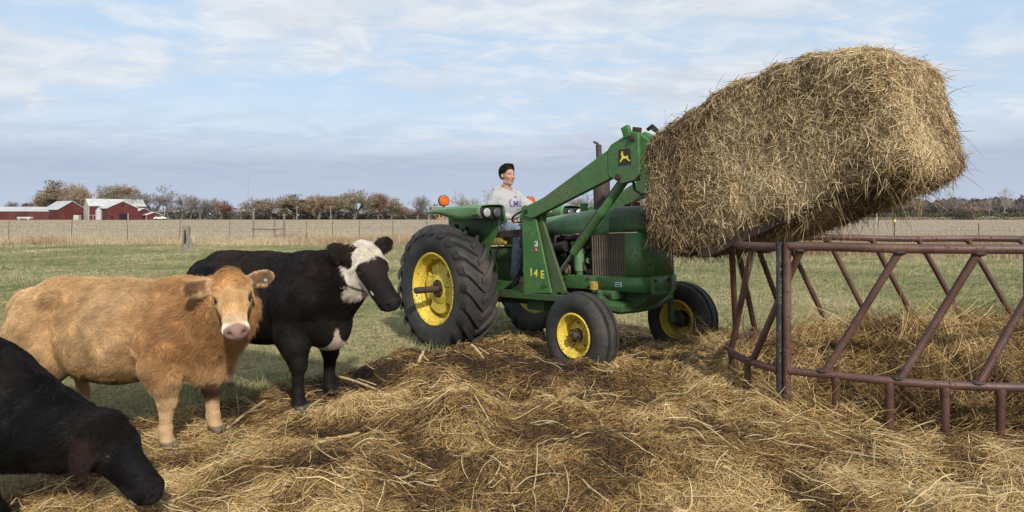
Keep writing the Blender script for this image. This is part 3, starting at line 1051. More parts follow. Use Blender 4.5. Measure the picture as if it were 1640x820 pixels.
# brick house
s10 = empty('brick_house', (wx(701, 290), 290, 0), label='tan brick two storey house left of the tractor fender', cat='house')
MB().box((0, 3, 2.6), (5.2, 6, 5.2)).build('wall', BRICKM, s10)
MB().box((0, 3, 5.3), (5.6, 6.4, .25)).build('roof', ROOFW, s10)
for a in (-1.5, 0, 1.5):
    for z in (1.4, 3.8):
        MB().box((a, -.02, z), (.7, .08, 1.1)).build('window', DARKO, s10)
s11 = empty('low_brick_shed', (wx(670, 285), 285, 0), label='long low brown shed among the trees left of the brick house', cat='shed')
_, h = gable_barn(s11, 'shed', (0, 3, 0), 14, 5, 2.0, 3.0, 0, paint('brown_boards', (.13, .07, .05), rough=.8, bump=0), paint('brown_roof', (.16, .11, .10), rough=.8, bump=0))
s12 = empty('far_shed', (wx(1345, 300), 300, 0), label='low white shed at the edge of the woods under the bale', cat='shed')
_, h = gable_barn(s12, 'shed', (0, 3, 0), 9, 5, 2.0, 3.2, 0, BWHITE, ROOFW)

# poles
POLEM = paint('pole_wood', (.34, .31, .28), rough=.8, bump=0)
for u_, v_, D_, r_, lab in ((475.5, 330, 262, .16, 'thin pale utility pole in front of the orange trees'), (529.6, 329, 262, .16, 'pale utility pole in front of the broad olive tree'),
                            (687, 327, 200, .16, 'utility pole beside the brick house'), (263.5, 334, 262, .2, 'bare pole trunk beside the white parked car'),
                            (407, 333, 230, .14, 'thin pole behind the left post of the timber brace')):
    e = empty('utility_pole', (wx(u_, D_), D_, 0), label=lab, cat='utility pole', group='utility poles across the field')
    H_ = hz(v_, D_)
    MB().tube([(0, 0, 0), (0, 0, H_)], [r_, r_ * .8], 8).build('pole_shaft', POLEM, e)
    MB().box((0, 0, H_ - .5), (1.6, .12, .12)).build('crossarm', POLEM, e)
e = empty('steel_pole', (wx(1404, 180), 180, 0), label='white pole in the field right below the bale', cat='pole')
MB().tube([(0, 0, 0), (.3, 0, hz(313, 180))], [.2, .12], 8).build('pole_shaft', TRIMW, e)
# radio mast and pylon
LAT = plain('mast_steel', (.42, .43, .45), .5, .4)


def mast(name, x, y, H_, w0, w1, n, label, cat, r=.09, arms=()):
    e = empty(name, (x, y, 0), label=label, cat=cat)
    mb = MB()
    for (sx_, sy_) in ((-1, -1), (1, -1), (0, 1)):
        mb.tube([(sx_ * w0, sy_ * w0, 0), (sx_ * w1, sy_ * w1, H_)], r, 5)
    for i in range(n):
        z0 = H_ * i / n; z1 = H_ * (i + 1) / n
        a = w0 + (w1 - w0) * i / n; b_ = w0 + (w1 - w0) * (i + 1) / n
        s = 1 if i % 2 else -1
        mb.tube([(-s * a, -a, z0), (s * b_, -b_, z1)], r * .7, 4); mb.tube([(s * a, -a, z0), (0, b_, z1)], r * .7, 4)
    mb.build('lattice', LAT, e)
    for (z, wd) in arms:
        m2 = MB(); m2.tube([(-wd, 0, z), (wd, 0, z)], r, 5); m2.tube([(-wd, 0, z), (0, 0, z + wd * .35)], r * .7, 4); m2.tube([(wd, 0, z), (0, 0, z + wd * .35)], r * .7, 4)
        m2.build('crossarm', LAT, e)


mast('radio_mast', wx(398, 420), 420, hz(287, 420), .28, .2, 22, 'slender radio mast rising behind the middle trees', 'radio mast', .05, ((18, .9), (hz(290, 420) - 2, .6)))
mast('power_pylon', wx(776, 480), 480, hz(303, 480), 1.5, .4, 9, 'steel power pylon far behind the driver', 'pylon', .12, ((11.5, 3.0), (15, 3.4), (18.5, 2.6)))
# ------------------------------------------------------------------ trees
def make_tree(seed, leafy, spread=.42, levels=5, leaves=2600, leafsize=.022, crown_lo=.22, up=.5, dens=1.0):
    """unit-height tree: returns (trunk mesh, crown mesh)"""
    rnd = random.Random(seed)
    segs = []; tips = []

    def grow(p, d, L, r, lv):
        q = p; dd = d.copy(); nseg = 3 if lv < 2 else 2
        for i in range(nseg):
            dd = (dd + Vector((rnd.gauss(0, .13), rnd.gauss(0, .13), rnd.gauss(0.03, .08)))).normalized()
            nq = q + dd * (L / nseg); r2 = r * (.86 if lv else .9)
            segs.append((q, nq, r, r2, lv)); q, r = nq, r2
            if lv >= 1 and i < nseg - 1 and lv < levels and rnd.random() < .8:
                ax = dd.orthogonal().normalized(); ax.rotate(Matrix.Rotation(rnd.uniform(0, 2 * PI), 3, dd))
                nd = dd.copy(); nd.rotate(Matrix.Rotation(rnd.uniform(.5, 1.0), 3, ax)); nd.z += .12
                grow(q, nd.normalized(), L * rnd.uniform(.5, .75), r * .55, lv + 1)
        if lv >= 2: tips.append(q)
        if lv < levels:
            k = rnd.choice((2, 3, 3)) if lv else rnd.choice((4, 5, 6))
            a0 = rnd.uniform(0, 2 * PI)
            for j in range(k):
                ax = dd.orthogonal().normalized(); ax.rotate(Matrix.Rotation(a0 + j * 2 * PI / k + rnd.uniform(-.5, .5), 3, dd))
                nd = dd.copy(); nd.rotate(Matrix.Rotation(rnd.uniform(.25, spread * (1.6 if lv == 0 else 1.5)), 3, ax)); nd.z += up * .2
                grow(q, nd.normalized(), L * rnd.uniform(.62, .88), r * rnd.uniform(.55, .7), lv + 1)

    grow(Vector((0, 0, 0)), Vector((0, 0, 1)), crown_lo, .028, 0)
    zmax = max(max(s[1].z for s in segs), .1)
    f = 1 / zmax
    tb, cb = MB(), MB()
    for (a, b_, r0, r1, lv) in segs:
        a = a * f; b_ = b_ * f
        if lv <= 2:
            tb.tube([a, b_], [max(r0, .0045) * f, max(r1, .0038) * f], 5 if lv < 2 else 3, cap=False)
        else:
            w_ = max(r0, .0023)
            cb.tube([a, b_], [w_ * .9, w_ * .6], 3, cap=False)
    if leafy:
        T = [t_ * f for t_ in tips]
        vs = []; fs = []
        for i in range(leaves):
            p = rnd.choice(T) + Vector((rnd.gauss(0, .03), rnd.gauss(0, .03), rnd.gauss(-.005, .028)))
            n_ = Vector((rnd.gauss(0, 1), rnd.gauss(0, 1), rnd.gauss(0, 1) + .5)).normalized()
            a = n_.orthogonal().normalized(); a.rotate(Matrix.Rotation(rnd.uniform(0, 6), 3, n_)); b_ = n_.cross(a)
            s = leafsize * rnd.uniform(.5, 1.2)
            cb._add([p - a * s - b_ * s * .6, p + a * s * .9 - b_ * s * .5, p + a * s * .3 + b_ * s, p - a * s * .8 + b_ * s * .5], [(0, 1, 2, 3)])
    out = []
    for nm, mb in (('trunk', tb), ('crown', cb)):
        me = bpy.data.meshes.new(nm); mb.bm.to_mesh(me); mb.bm.free(); me.materials.append(None); out.append(me)
    return out


def leafmat(name, c1, c2):
    m, t, b = material(name)
    co = t.new('ShaderNodeNewGeometry').outputs['Position']
    oi = t.new('ShaderNodeObjectInfo').outputs['Random']
    n_ = t.noise(co, .45, 3, .6); n2 = t.noise(co, 2.5, 2, .6)
    c = t.mix(t.smooth(t.math('ADD', t.math('MULTIPLY', n_, .6), t.math('MULTIPLY', n2, .4)), .38, .62), (*c1, 1), (*c2, 1))
    c = t.mix(t.math('MULTIPLY', oi, .3), c, (*[x_ * .6 for x_ in c1], 1))
    t.put(b.inputs['Base Color'], c); b.inputs['Roughness'].default_value = .9; b.inputs['Specular IOR Level'].default_value = .1
    return m


L_OR = leafmat('orange_brown_leaves', (.28, .205, .14), (.38, .285, .20))
L_OL = leafmat('olive_brown_leaves', (.23, .20, .13), (.33, .29, .20))
L_RD = leafmat('dark_red_leaves', (.22, .13, .105), (.29, .175, .14))
L_PK = leafmat('pinkish_brown_leaves', (.25, .195, .15), (.32, .255, .20))
L_BR = leafmat('brown_leaves', (.24, .185, .13), (.31, .245, .18))
TW = leafmat('bare_twigs', (.20, .175, .165), (.30, .27, .25))
TWD = leafmat('dark_twigs', (.17, .15, .14), (.24, .21, .195))
TWP = leafmat('pale_twigs', (.29, .26, .21), (.38, .34, .28))
BARK = leafmat('grey_bark', (.14, .125, .11), (.20, .18, .16))
EVG = leafmat('evergreen_needles', (.02, .035, .02), (.04, .06, .03))
DEADW = leafmat('dead_wood', (.42, .37, .33), (.5, .45, .4))

TL = [make_tree(s, True, sp, 5, 9500, .0150, lo, u_) for s, sp, lo, u_ in ((1, .50, .20, .5), (2, .60, .16, .3), (3, .44, .22, .6), (4, .65, .14, .3))]
TS = [make_tree(s, True, .55, 5, 4000, .0135, .2, .5) for s in (11, 12)]
TB = [make_tree(s, False, sp, 6, 0, 0, lo, u_) for s, sp, lo, u_ in ((21, .40, .20, .7), (22, .55, .18, .4), (23, .48, .22, .6))]
TD = [make_tree(31, False, .30, 4, 0, 0, .45, 1.0)]
# each: u centre, top v, width px, distance, template, crown material, label
TREES = [
    (25, 322, 22, 300, TB[0], TWD, 'small bare grey tree above the long shed roof'),
    (43, 325, 16, 300, TL[2], EVG, 'small dark evergreen above the long shed roof'),
    (56, 315, 30, 295, TS[0], L_RD, 'reddish brown tree left of the gabled barn roof'),
    (97, 291, 46, 290, TL[0], L_BR, 'tall brown leafed tree right behind the gabled barn'),
    (126, 294, 40, 286, TL[1], L_OR, 'tall orange-brown tree left of the big barn'),
    (160, 309, 34, 300, TS[1], L_RD, 'low reddish tree behind the left of the big barn roof'),
    (184, 296, 44, 292, TL[3], L_OL, 'broad olive brown tree behind the big barn roof'),
    (209, 297, 38, 294, TL[2], L_OR, 'brown and orange tree behind the right end of the big barn'),
    (243, 293, 62, 285, TB[1], TW, 'largest bare grey tree right of the barns'),
    (272, 305, 36, 282, TB[2], TW, 'leaning bare grey tree behind the white parked car'),
    (290, 311, 26, 284, TB[0], TWD, 'narrow bare tree between larger bare trees right of the barns'),
    (303, 309, 34, 280, TB[2], TW, 'first bare tree with rusty tips before the gap'),
    (321, 312, 34, 283, TB[1], TW, 'second bare tree with rusty tips before the gap'),
    (342, 316, 24, 288, TB[0], TWP, 'pale bare tree at the edge of the gap'),
    (353, 318, 30, 280, TS[0], L_RD, 'rusty tipped tree just left of the gap in the trees'),
    (404, 315, 40, 280, TS[1], L_PK, 'pinkish brown tree just right of the radio mast'),
    (436, 314, 44, 279, TS[0], L_PK, 'pale brown thin leafed tree behind the timber brace'),
    (472, 313, 42, 277, TL[0], L_BR, 'brown tree behind the thin pale utility pole'),
    (494, 316, 30, 283, TL[1], L_PK, 'dull brown tree left of the orange trees'),
    (510, 312, 42, 278, TL[3], L_OR, 'orange tree above the white camper'),
    (535, 313, 34, 284, TL[2], L_BR, 'orange-grey tree left of the broad olive tree'),
    (566, 304, 58, 274, TL[1], L_OL, 'broad tallest olive tree in the middle of the tree line'),
    (588, 312, 26, 280, TS[1], L_OL, 'narrow olive tree touching the broad olive tree'),
    (606, 309, 32, 280, TL[2], L_RD, 'dark red crowned tree right of the broad olive tree'),
    (626, 313, 30, 275, TS[0], L_PK, 'pale brown tree right of the dark red tree'),
    (651, 329, 26, 278, TS[1], L_BR, 'low brown tree left of the long brown shed'),
    (668, 312, 30, 282, TB[0], TW, 'sparse bare tree above the long brown shed'),
    (693, 325, 18, 296, TB[2], TWD, 'small dark bare tree behind the brick house'),
    (740, 304, 34, 290, TB[1], TWP, 'round pale bare tree behind the amber lamp on the fender'),
    (783, 303, 30, 295, TB[2], TWP, 'pale bare tree half hidden behind the driver'),
    (930, 304, 40, 270, TB[1], TW, 'bare tree seen under the loader boom'),
    (962, 318, 30, 276, TB[2], TW, 'bare tree behind the exhaust muffler'),
    (1000, 312, 44, 272, TS[0], L_PK, 'brown tree between the lift cylinder and the bale'),
    (1030, 308, 40, 276, TS[1], L_BR, 'brown tree beside the near end of the bale'),
    (1425, 316, 44, 290, TS[0], L_BR, 'tan tree just below the tip of the fork'),
    (1452, 311, 46, 292, TS[1], L_PK, 'fawn tree beneath the hanging bits of hay'),
    (1486, 316, 34, 296, TB[1], TWD, 'dark bare tree left of the round bare tree on the right'),
    (1516, 307, 28, 290, TB[1], TW, 'round bare tree standing above the right hand woods'),
    (1546, 313, 34, 298, TB[2], TWD, 'dark bare tree right of the round bare tree'),
    (1562, 320, 48, 262, TS[0], L_PK, 'wide brown tree leaning in front of the woods'),
    (1606, 299, 26, 285, TD[0], DEADW, 'tall dead tree with bare pale trunk at the far right'),
    (1606, 318, 36, 296, TB[0], TWD, 'dark bare tree behind the tall dead tree'),
    (1636, 316, 34, 292, TB[1], TWD, 'dark bare tree at the right edge of the woods'),
    (1585, 312, 12, 285, TD[0], DEADW, 'thin dead snag left of the tall dead tree'),
]
tr_rnd = random.Random(5)
for (u_, v_, wpx, D_, tpl, cm, lab) in TREES:
    H_ = hz(v_, D_) + .3
    e = empty('tree', (wx(u_, D_), D_, -.1 - .09 * H_), (0, 0, tr_rnd.uniform(0, 6)), label=lab, cat='tree', group='trees beyond the field')
    xs_ = [abs(v.co.x) for v in tpl[1].vertices]
    wid = 2.1 * float(np.percentile(xs_, 93))
    sc_ = (wpx / F_PX * D_) / (wid)
    e.scale = (sc_, sc_, H_ * 1.09)
    for nm, me, mm in (('trunk', tpl[0], DEADW if cm is DEADW else BARK), ('crown', tpl[1], cm)):
        o = bpy.data.objects.new(nm, me); COL.objects.link(o); o.parent = e
        o.material_slots[0].link = 'OBJECT'; o.material_slots[0].material = mm


def scrub(name, n, ux0, ux1, d0, d1, hmax, m, label, size=.5, hfun=None, cat='woods'):
    u_ = RNG.uniform(ux0, ux1, n); y = RNG.uniform(d0, d1, n); x = (u_ - U0) / F_PX * y
    hm = hmax * (.45 + .75 * fbm(u_ * .05, y * 0 + .5, oct=3, seed=90))
    z = hm * RNG.random(n) ** 1.15
    C0 = np.stack([x, y, z], 1)
    a = RNG.normal(0, 1, (n, 3)); a /= np.linalg.norm(a, axis=1)[:, None]
    b_ = np.cross(a, RNG.normal(0, 1, (n, 3))); b_ /= np.linalg.norm(b_, axis=1)[:, None]
    s = size * RNG.uniform(.4, 1.2, (n, 1))
    V = np.stack([C0 - a * s, C0 + b_ * s * .5, C0 + a * s, C0 - b_ * s * .5], 1).reshape(-1, 3)
    return link_mesh(name, np_mesh(name, V, np.arange(4 * n).reshape(n, 4)), m, smooth=False, kind='stuff', label=label, cat=cat)


scrub('distant_woods', 60000, -1300, 2900, 420, 460, 8.5, TWD, 'low grey band of far woods behind the farm', .9)
scrub('distant_scrub', 9000, 388, 700, 283, 292, 4.0, leafmat('scrub', (.15, .125, .10), (.22, .19, .155)), 'brushy scrub under the middle row of trees', .45, cat='scrub')
scrub('barnyard_scrub', 5000, 225, 400, 284, 296, 4.2, leafmat('scrub2', (.16, .14, .125), (.23, .205, .185)), 'grey brush under the bare trees right of the barns', .45, cat='scrub')
scrub('hillside_woods', 30000, 1290, 1780, 300, 330, 10.5, leafmat('hillwoods', (.10, .09, .09), (.18, .155, .15)), 'grey bare woods on the rise behind the feeder', .7)
scrub('evergreen_brush', 6000, 1380, 1780, 270, 282, 3.4, leafmat('brushgreen', (.09, .095, .06), (.16, .155, .105)), 'green brush along the foot of the right hand woods', .45, cat='scrub')
scrub('low_bank_grass', 6000, 1290, 1780, 262, 267, 1.1, leafmat('bankgrass', (.28, .23, .15), (.38, .32, .21)), 'pale dead grass bank at the far edge of the right hand field', .35, cat='grass')
for (nm, ux0, ux1, Dm, hh_) in (('distant_hill', 1280, 1800, 340, 4.0), ):
    V = []; n_ = 60
    for i in range(n_):
        X = wx(ux0 + (ux1 - ux0) * i / (n_ - 1), Dm); e_ = math.sin(PI * min(1, (i + 1) / 14) / 2)
        for y_, z_ in ((Dm - 60, -.5), (Dm - 30, hh_ * .35 * e_), (Dm, hh_ * .8 * e_), (Dm + 60, hh_ * e_), (Dm + 200, -1)):
            V.append((X * (y_ / Dm), y_, z_))
    q = np.array([[i * 5 + j, (i + 1) * 5 + j, (i + 1) * 5 + j + 1, i * 5 + j + 1] for i in range(n_ - 1) for j in range(4)])
    link_mesh(nm, np_mesh(nm, np.array(V), q), leafmat('hill_ground', (.10, .09, .06), (.16, .15, .09)), kind='structure')
# ================================================================== THE TRACTOR (x forward, y left, z up from the rear contact)
T_LOC, T_ROT = (-.172, 9.30, -.107), (0, R(-2.4), R(-49.5))
tractor = empty('tractor', T_LOC, T_ROT, label='old green farm tractor with yellow wheels lifting a front loader', cat='tractor')


def build_rear_wheel():
    rim = MB()
    prof = [(-.205, .470), (-.215, .455), (-.205, .440), (-.165, .432), (-.13, .415), (-.115, .385), (.02, .378), (.10, .40), (.16, .43), (.2, .45), (.2, .47), (.15, .452), (.11, .42), (-.10, .42), (-.15, .452), (-.205, .470)]
    rim.lathe(prof, n=56)
    rw = rim.build('rear_wheel', YELLOW, None)
    # tyre
    ty = MB()
    tp = [(-.185, .462), (-.225, .50), (-.246, .57), (-.248, .63), (-.238, .69), (-.22, .735), (-.19, .765), (-.13, .782), (0, .79), (.13, .782), (.19, .765), (.22, .735), (.238, .69), (.248, .63), (.246, .57), (.225, .50), (.185, .462), (0, .455)]
    ty.lathe(tp, n=92, closed=True)
    NL = 22
    for side in (-1, 1):
        for i in range(NL):
            ph0 = 2 * PI * (i + (0 if side < 0 else .5)) / NL
            rows = []
            for (a, dphi, rt, rb, wd) in ((-.015, 0, .818, .775, .028), (.06, .075, .826, .775, .029), (.13, .17, .826, .77, .031), (.195, .27, .818, .75, .034), (.243, .345, .788, .72, .036), (.262, .375, .73, .70, .034)):
                ph = ph0 + dphi
                def pt(r, dw):
                    q_ = ph + dw / r
                    return (r * math.cos(q_), side * a, r * math.sin(q_))
                rows.append([pt(rb, -wd * 1.35), pt(rt, -wd), pt(rt, wd), pt(rb, wd * 1.35)])
            n0 = len(rows)
            vs = [p for r_ in rows for p in r_]
            fs = []
            for k in range(n0 - 1):
                for j in range(3):
                    fs.append((k * 4 + j, k * 4 + j + 1, (k + 1) * 4 + j + 1, (k + 1) * 4 + j))
            fs.append((0, 1, 2, 3)); fs.append(tuple((n0 - 1) * 4 + j for j in range(4))[::-1])
            ty._add(vs, fs)
    ty.build('tyre', RUBBER, rw, smooth=38)
    # cast centre
    d = MB()
    n = 72; R0 = .325
    outer = []; inner = []
    for k in range(n):
        th = 2 * PI * k / n
        r = R0
        for c_ in (R(38), R(218), R(128), R(308)):
            dd = abs((th - c_ + PI) % (2 * PI) - PI)
            if dd < R(7): r = R0 - .085
        outer.append((r * math.cos(th), r * math.sin(th)))
    rows = []
    for (y_, s_) in ((-.0, 1.0), (-.055, .985), (-.065, .95), (-.055, .62), (-.07, .55), (-.085, .42), (-.09, .36), (-.05, .34), (-.04, .1)):
        rows.append([(p[0] * s_, y_, p[1] * s_) if s_ > .8 else (R0 * s_ * math.cos(2 * PI * k / n), y_, R0 * s_ * math.sin(2 * PI * k / n)) for k, p in enumerate(outer)])
    rows = [r_ + [r_[0]] for r_ in rows]
    d.sheet(rows)
    d.lathe([(.0, .30), (.03, .385)], n=40)
    wc = d.build('wheel_centre', YELLOW, rw); wc.location = (0, -.035, 0)
    for k in range(4):
        th = R(38 + 45 + 90 * k)
        MB().tube([(.22 * math.cos(th), -.05, .22 * math.sin(th)), (.22 * math.cos(th), -.085, .22 * math.sin(th))], .026, 6).build('bolt', RUSTY, rw)
    hb = MB(); hb.lathe([(-.05, .125), (-.10, .12), (-.115, .10), (-.12, .06), (-.12, .03)], n=20)
    for k in range(6):
        th = R(60 * k + 12); hb.box((.085 * math.cos(th), -.12, .085 * math.sin(th)), (.045, .03, .045), Matrix.Rotation(-th, 3, 'Y'))
    hb.build('hub', RUSTY, rw)
    MB().lathe([(-.05, .042), (-.45, .042), (-.46, .036), (-.46, .0)], n=18).build('axle_shaft', RUSTY, rw)
    return rw


rw = build_rear_wheel(); rw.parent = tractor; rw.location = (0, -.87, .82)
rw2 = copy_tree(rw, tractor); rw2.location = (0, .87, .82); rw2.rotation_euler = (0, R(17), R(180))


def build_front_wheel():
    rim = MB()
    prof = [(-.118, .235), (-.128, .222), (-.118, .208), (-.075, .198), (-.055, .172), (.05, .165), (.085, .195), (.12, .208), (.128, .222), (.118, .235), (.06, .20), (-.04, .19), (-.09, .215), (-.118, .235)]
    rim.lathe(prof, n=44)
    fw = rim.build('front_wheel', YELLOW, None)
    d = MB(); d.lathe([(.0, .175), (-.012, .15), (-.03, .13), (-.022, .10), (-.045, .085), (-.05, .05)], n=36)
    d.build('wheel_disc', YELLOW, fw)
    h = MB(); h.lathe([(-.04, .075), (-.075, .07), (-.085, .045), (-.12, .042), (-.13, .03), (-.13, 0)], n=18)
    for k in range(6):
        th = R(60 * k); h.tube([(.062 * math.cos(th), -.06, .062 * math.sin(th)), (.062 * math.cos(th), -.1, .062 * math.sin(th))], .012, 6)
    h.build('hub', RUSTY, fw)
    for k in range(5):
        th = R(72 * k + 20); MB().tube([(.125 * math.cos(th), -.02, .125 * math.sin(th)), (.125 * math.cos(th), -.036, .125 * math.sin(th))], .011, 6).build('bolt', RUSTY, fw)
    ty = MB()
    half = [(.10, .232), (.125, .27), (.138, .32), (.135, .36), (.122, .395), (.110, .412), (.098, .424), (.082, .430), (.070, .428), (.062, .394), (.042, .394), (.034, .436), (.012, .443)]
    tp = [(-a, r) for a, r in half] + [(a, r) for a, r in half[::-1]] + [(0, .2)]
    ty.lathe(tp, n=64, closed=True)
    ty.build('tyre', RUBBER, fw, smooth=34)
    dr = MB(); dr.lathe([(.0, .10), (.10, .105), (.12, .08), (.13, .05), (.13, 0)], n=20)
    dr.build('hub_drum', BLACKM, fw)
    return fw


fwh = build_front_wheel(); fwh.parent = tractor; fwh.location = (2.38, -.86, .437)
fwh2 = copy_tree(fwh, tractor); fwh2.location = (2.40, .84, .437); fwh2.rotation_euler = (0, 0, R(182))
for c_ in fwh2.children:
    if c_.name.startswith('hub_drum'): c_.scale = (1, 1, 1)


def TP(name, mb, m, smooth=30, bev=0.0, parent=None, **kw):
    return mb.build(name, m, parent or tractor, smooth, bev=bev, **kw)


# rear axle, transmission and frame
mb = MB(); mb.tube([(0, -.72, .82), (0, -.5, .82), (0, -.48, .82), (0, .48, .82), (0, .5, .82), (0, .72, .82)], [.075, .085, .13, .13, .085, .075], 14)
TP('rear_axle_housing', mb, GREEN_DIRTY)
mb = MB(); mb.box((.15, 0, .86), (.75, .46, .52), bev=.04); mb.box((.8, 0, .82), (.7, .36, .44), bev=.04); mb.box((-.28, 0, .8), (.2, .4, .36), bev=.03)
mb.box((.3, 0, 1.2), (.7, .4, .22), bev=.03)
TP('transmission_case', mb, GREEN_DIRTY)
for s in (-1, 1):
    TP('frame_rail', MB().box((1.95, s * .27, .925), (1.0, .05, .155), bev=.008), GREEN)
mb = MB()
for (x_, z_) in ((1.98, .97), (1.98, .875), (1.62, .96), (1.62, .89)):
    mb.tube([(x_, -.29, z_), (x_, -.312, z_)], .014, 6)
TP('rail_bolt', mb, RUSTY)
# loader mounting frame
for s in (-1, 1):
    mb = MB(); mb.box((1.25, s * .52, .755), (1.3, .14, .07)); mb.box((1.2, s * .45, .80), (1.0, .24, .015)); mb.box((1.25, s * .40, .66), (.3, .1, .16))
    TP('loader_side_frame', mb, GREEN_DIRTY, bev=.006)
    mb = MB(); mb.prism([(.50, .735), (1.16, .785), (1.17, .965), (.62, .885), (.50, .83)], s * .44, s * .47)
    TP('step_plate', mb, GREEN, bev=.004)
    mb = MB(); mb.box((1.165, s * .565, .90), (.05, .035, .17)); mb.tube([(1.165, s * .58, .93), (1.165, s * .61, .93)], .02, 6)
    TP('side_bracket', mb, RUSTY)
TP('platform', MB().box((.55, 0, .885), (.85, .84, .03), bev=.005), GREEN_DIRTY)

# engine
mb = MB(); mb.box((1.65, 0, 1.12), (.85, .34, .46), bev=.03); mb.box((1.65, .02, 1.38), (.78, .24, .12), bev=.03); mb.box((1.7, 0, .88), (.7, .3, .16), bev=.03)
TP('engine_block', mb, GREASE)
erng = random.Random(3)
mb = MB()
for i in range(4):
    mb.tube([(1.36 + i * .16, -.19, 1.26), (1.36 + i * .16, -.23, 1.26)], .045, 10)
    mb.tube([(1.40 + i * .15, -.17, 1.36), (1.42 + i * .13, -.25, 1.30), (1.60, -.25, 1.16)], .008, 5)
TP('fuel_line', mb, BLACKM)
mb = MB(); mb.tube([(1.30, -.24, 1.31), (1.56, -.24, 1.33)], .06, 14); mb.tube([(1.54, -.24, 1.33), (1.60, -.24, 1.33)], .066, 14)
TP('alternator', mb, BLACKM)
mb = MB(); mb.tube([(1.80, -.25, 1.00), (1.80, -.25, 1.04), (1.80, -.25, 1.05), (1.80, -.25, 1.235), (1.80, -.25, 1.24), (1.80, -.25, 1.30)], [.035, .05, .058, .058, .05, .05], 16)
TP('filter_canister', mb, GREEN_FADED)
mb = MB(); mb.ball((1.62, -.27, 1.06), .052, 14, 10, (1, .8, 1.25)); TP('sediment_bowl', mb, plain('bowl_glass', (.22, .18, .08), .12))
mb = MB(); mb.lathe([(-.005, .06), (.005, .066), (.012, .06)], c=(1.62, -.30, 1.06), n=18); TP('bowl_clamp', mb, BLACKM)
mb = MB(); mb.tube([(1.72, -.2, 1.04), (1.70, -.24, 1.10), (1.68, -.22, 1.2)], .022, 8); mb.tube([(1.9, -.18, 1.02), (1.88, -.24, 1.06), (1.86, -.24, 1.12), (1.9, -.2, 1.2)], .026, 8)
mb.tube([(1.6, -.2, 1.2), (1.7, -.26, 1.24), (1.76, -.22, 1.3), (1.9, -.24, 1.38)], .014, 6); mb.tube([(1.2, -.22, 1.1), (1.35, -.26, 1.02), (1.5, -.24, .98)], .02, 8)
mb.tube([(1.45, -.18, 1.44), (1.6, -.24, 1.42), (1.85, -.24, 1.45), (1.95, -.18, 1.4)], .024, 8); mb.box((1.93, -.2, 1.04), (.1, .08, .06), bev=.01)
TP('engine_pipe', mb, RUSTY)
TP('pulley', MB().tube([(1.93, -.24, 1.16), (1.95, -.24, 1.16)], .035, 12), GREEN_FADED); TP('oil_cap', MB().tube([(1.7, -.21, 1.36), (1.7, -.25, 1.36)], .03, 10), GREEN_FADED)
mb = MB(); mb.lathe([(-.02, .16), (.0, .165), (.02, .16)], axis='x', c=(1.97, 0, 1.26), n=20)
for k in range(6):
    mb.box((1.97, .09 * math.cos(k), 1.26 + .09 * math.sin(k)), (.02, .07, .16), Matrix.Rotation(k, 3, 'X'))
TP('fan', mb, BLACKM)
for k in range(26):     # small castings, nuts and wires that clutter the engine side
    pass
mb = MB()
for k in range(46):
    x_ = erng.uniform(1.25, 1.95); z_ = erng.uniform(1.0, 1.42)
    if k % 3 == 0: mb.tube([(x_, -.17, z_), (x_ + erng.uniform(-.05, .05), -.17 - erng.uniform(.02, .07), z_ + erng.uniform(-.03, .03))], erng.uniform(.008, .026), 6)
    elif k % 3 == 1: mb.box((x_, -.185, z_), (erng.uniform(.02, .09), .03, erng.uniform(.02, .07)), bev=.004)
    else:
        mb.tube([(x_, -.18, z_), (x_ + erng.uniform(-.1, .1), -.2 - erng.uniform(0, .05), z_ + erng.uniform(-.08, .08)), (x_ + erng.uniform(-.2, .2), -.18, z_ + erng.uniform(-.15, .15))], .005, 5)
TP('engine_fitting', mb, GREASE)
# white jug tucked behind the tower brace
mb = MB(); mb.tube([(1.50, -.40, .93), (1.50, -.40, 1.08), (1.50, -.40, 1.14), (1.49, -.40, 1.19), (1.44, -.40, 1.24)], [.045, .06, .055, .04, .028], 10)
TP('white_rag', mb, WHITEP)

# hood
def hood_profile(hw, zb, zt, r=.10, n=9):
    pts = [(-hw, zb), (-hw, zb + .06)]
    for k in range(n + 1):
        a = PI * (1 - k / n)
        pts.append(((hw - .004) * math.copysign(abs(math.cos(a)) ** .62, math.cos(a)), zb + .08 + (zt - zb - .08) * abs(math.sin(a)) ** .78))
    pts += [(hw, zb + .06), (hw, zb)]
    return pts


rows = []
for (x_, hw, zt) in ((.92, .235, 1.66), (1.0, .25, 1.675), (1.4, .272, 1.71), (1.9, .285, 1.745), (2.3, .29, 1.758)):
    rows.append([(x_, y_, z_) for (y_, z_) in hood_profile(hw, 1.475, zt)])
o = TP('hood', MB().sheet(rows), GREEN_FADED, solid=.006)
rows = []
for (x_, hw, zt, zb) in ((2.305, .293, 1.762, 1.472), (2.60, .295, 1.755, 1.472), (2.70, .285, 1.735, 1.472), (2.745, .25, 1.69, 1.472), (2.755, .2, 1.62, 1.472)):
    rows.append([(x_, y_, z_) for (y_, z_) in hood_profile(hw, zb, zt)])
mb = MB().sheet(rows); mb.prism([(p[1], p[2]) for p in rows[-1]], 2.745, 2.756, 'x')
TP('hood_nose', mb, GREEN_DIRTY, solid=.004)
# dash cowl
TP('dash_cowl', MB().prism([(.72, 1.0), (.93, 1.0), (.93, 1.64), (.86, 1.665), (.74, 1.6), (.70, 1.4)], -.22, .22), GREEN_DIRTY, bev=.02)
# nose shell (radiator housing)
def nose_plan(ix, r=.07):
    pts = []
    x1, hw = 2.735, .300
    pts.append((ix, -hw))
    for k in range(7):
        a = -PI / 2 + PI / 2 * k / 6; pts.append((x1 - r + r * math.cos(a), -hw + r + r * math.sin(a)))
    for k in range(7):
        a = PI / 2 * k / 6; pts.append((x1 - r + r * math.cos(a), hw - r + r * math.sin(a)))
    pts.append((ix, hw)); return pts


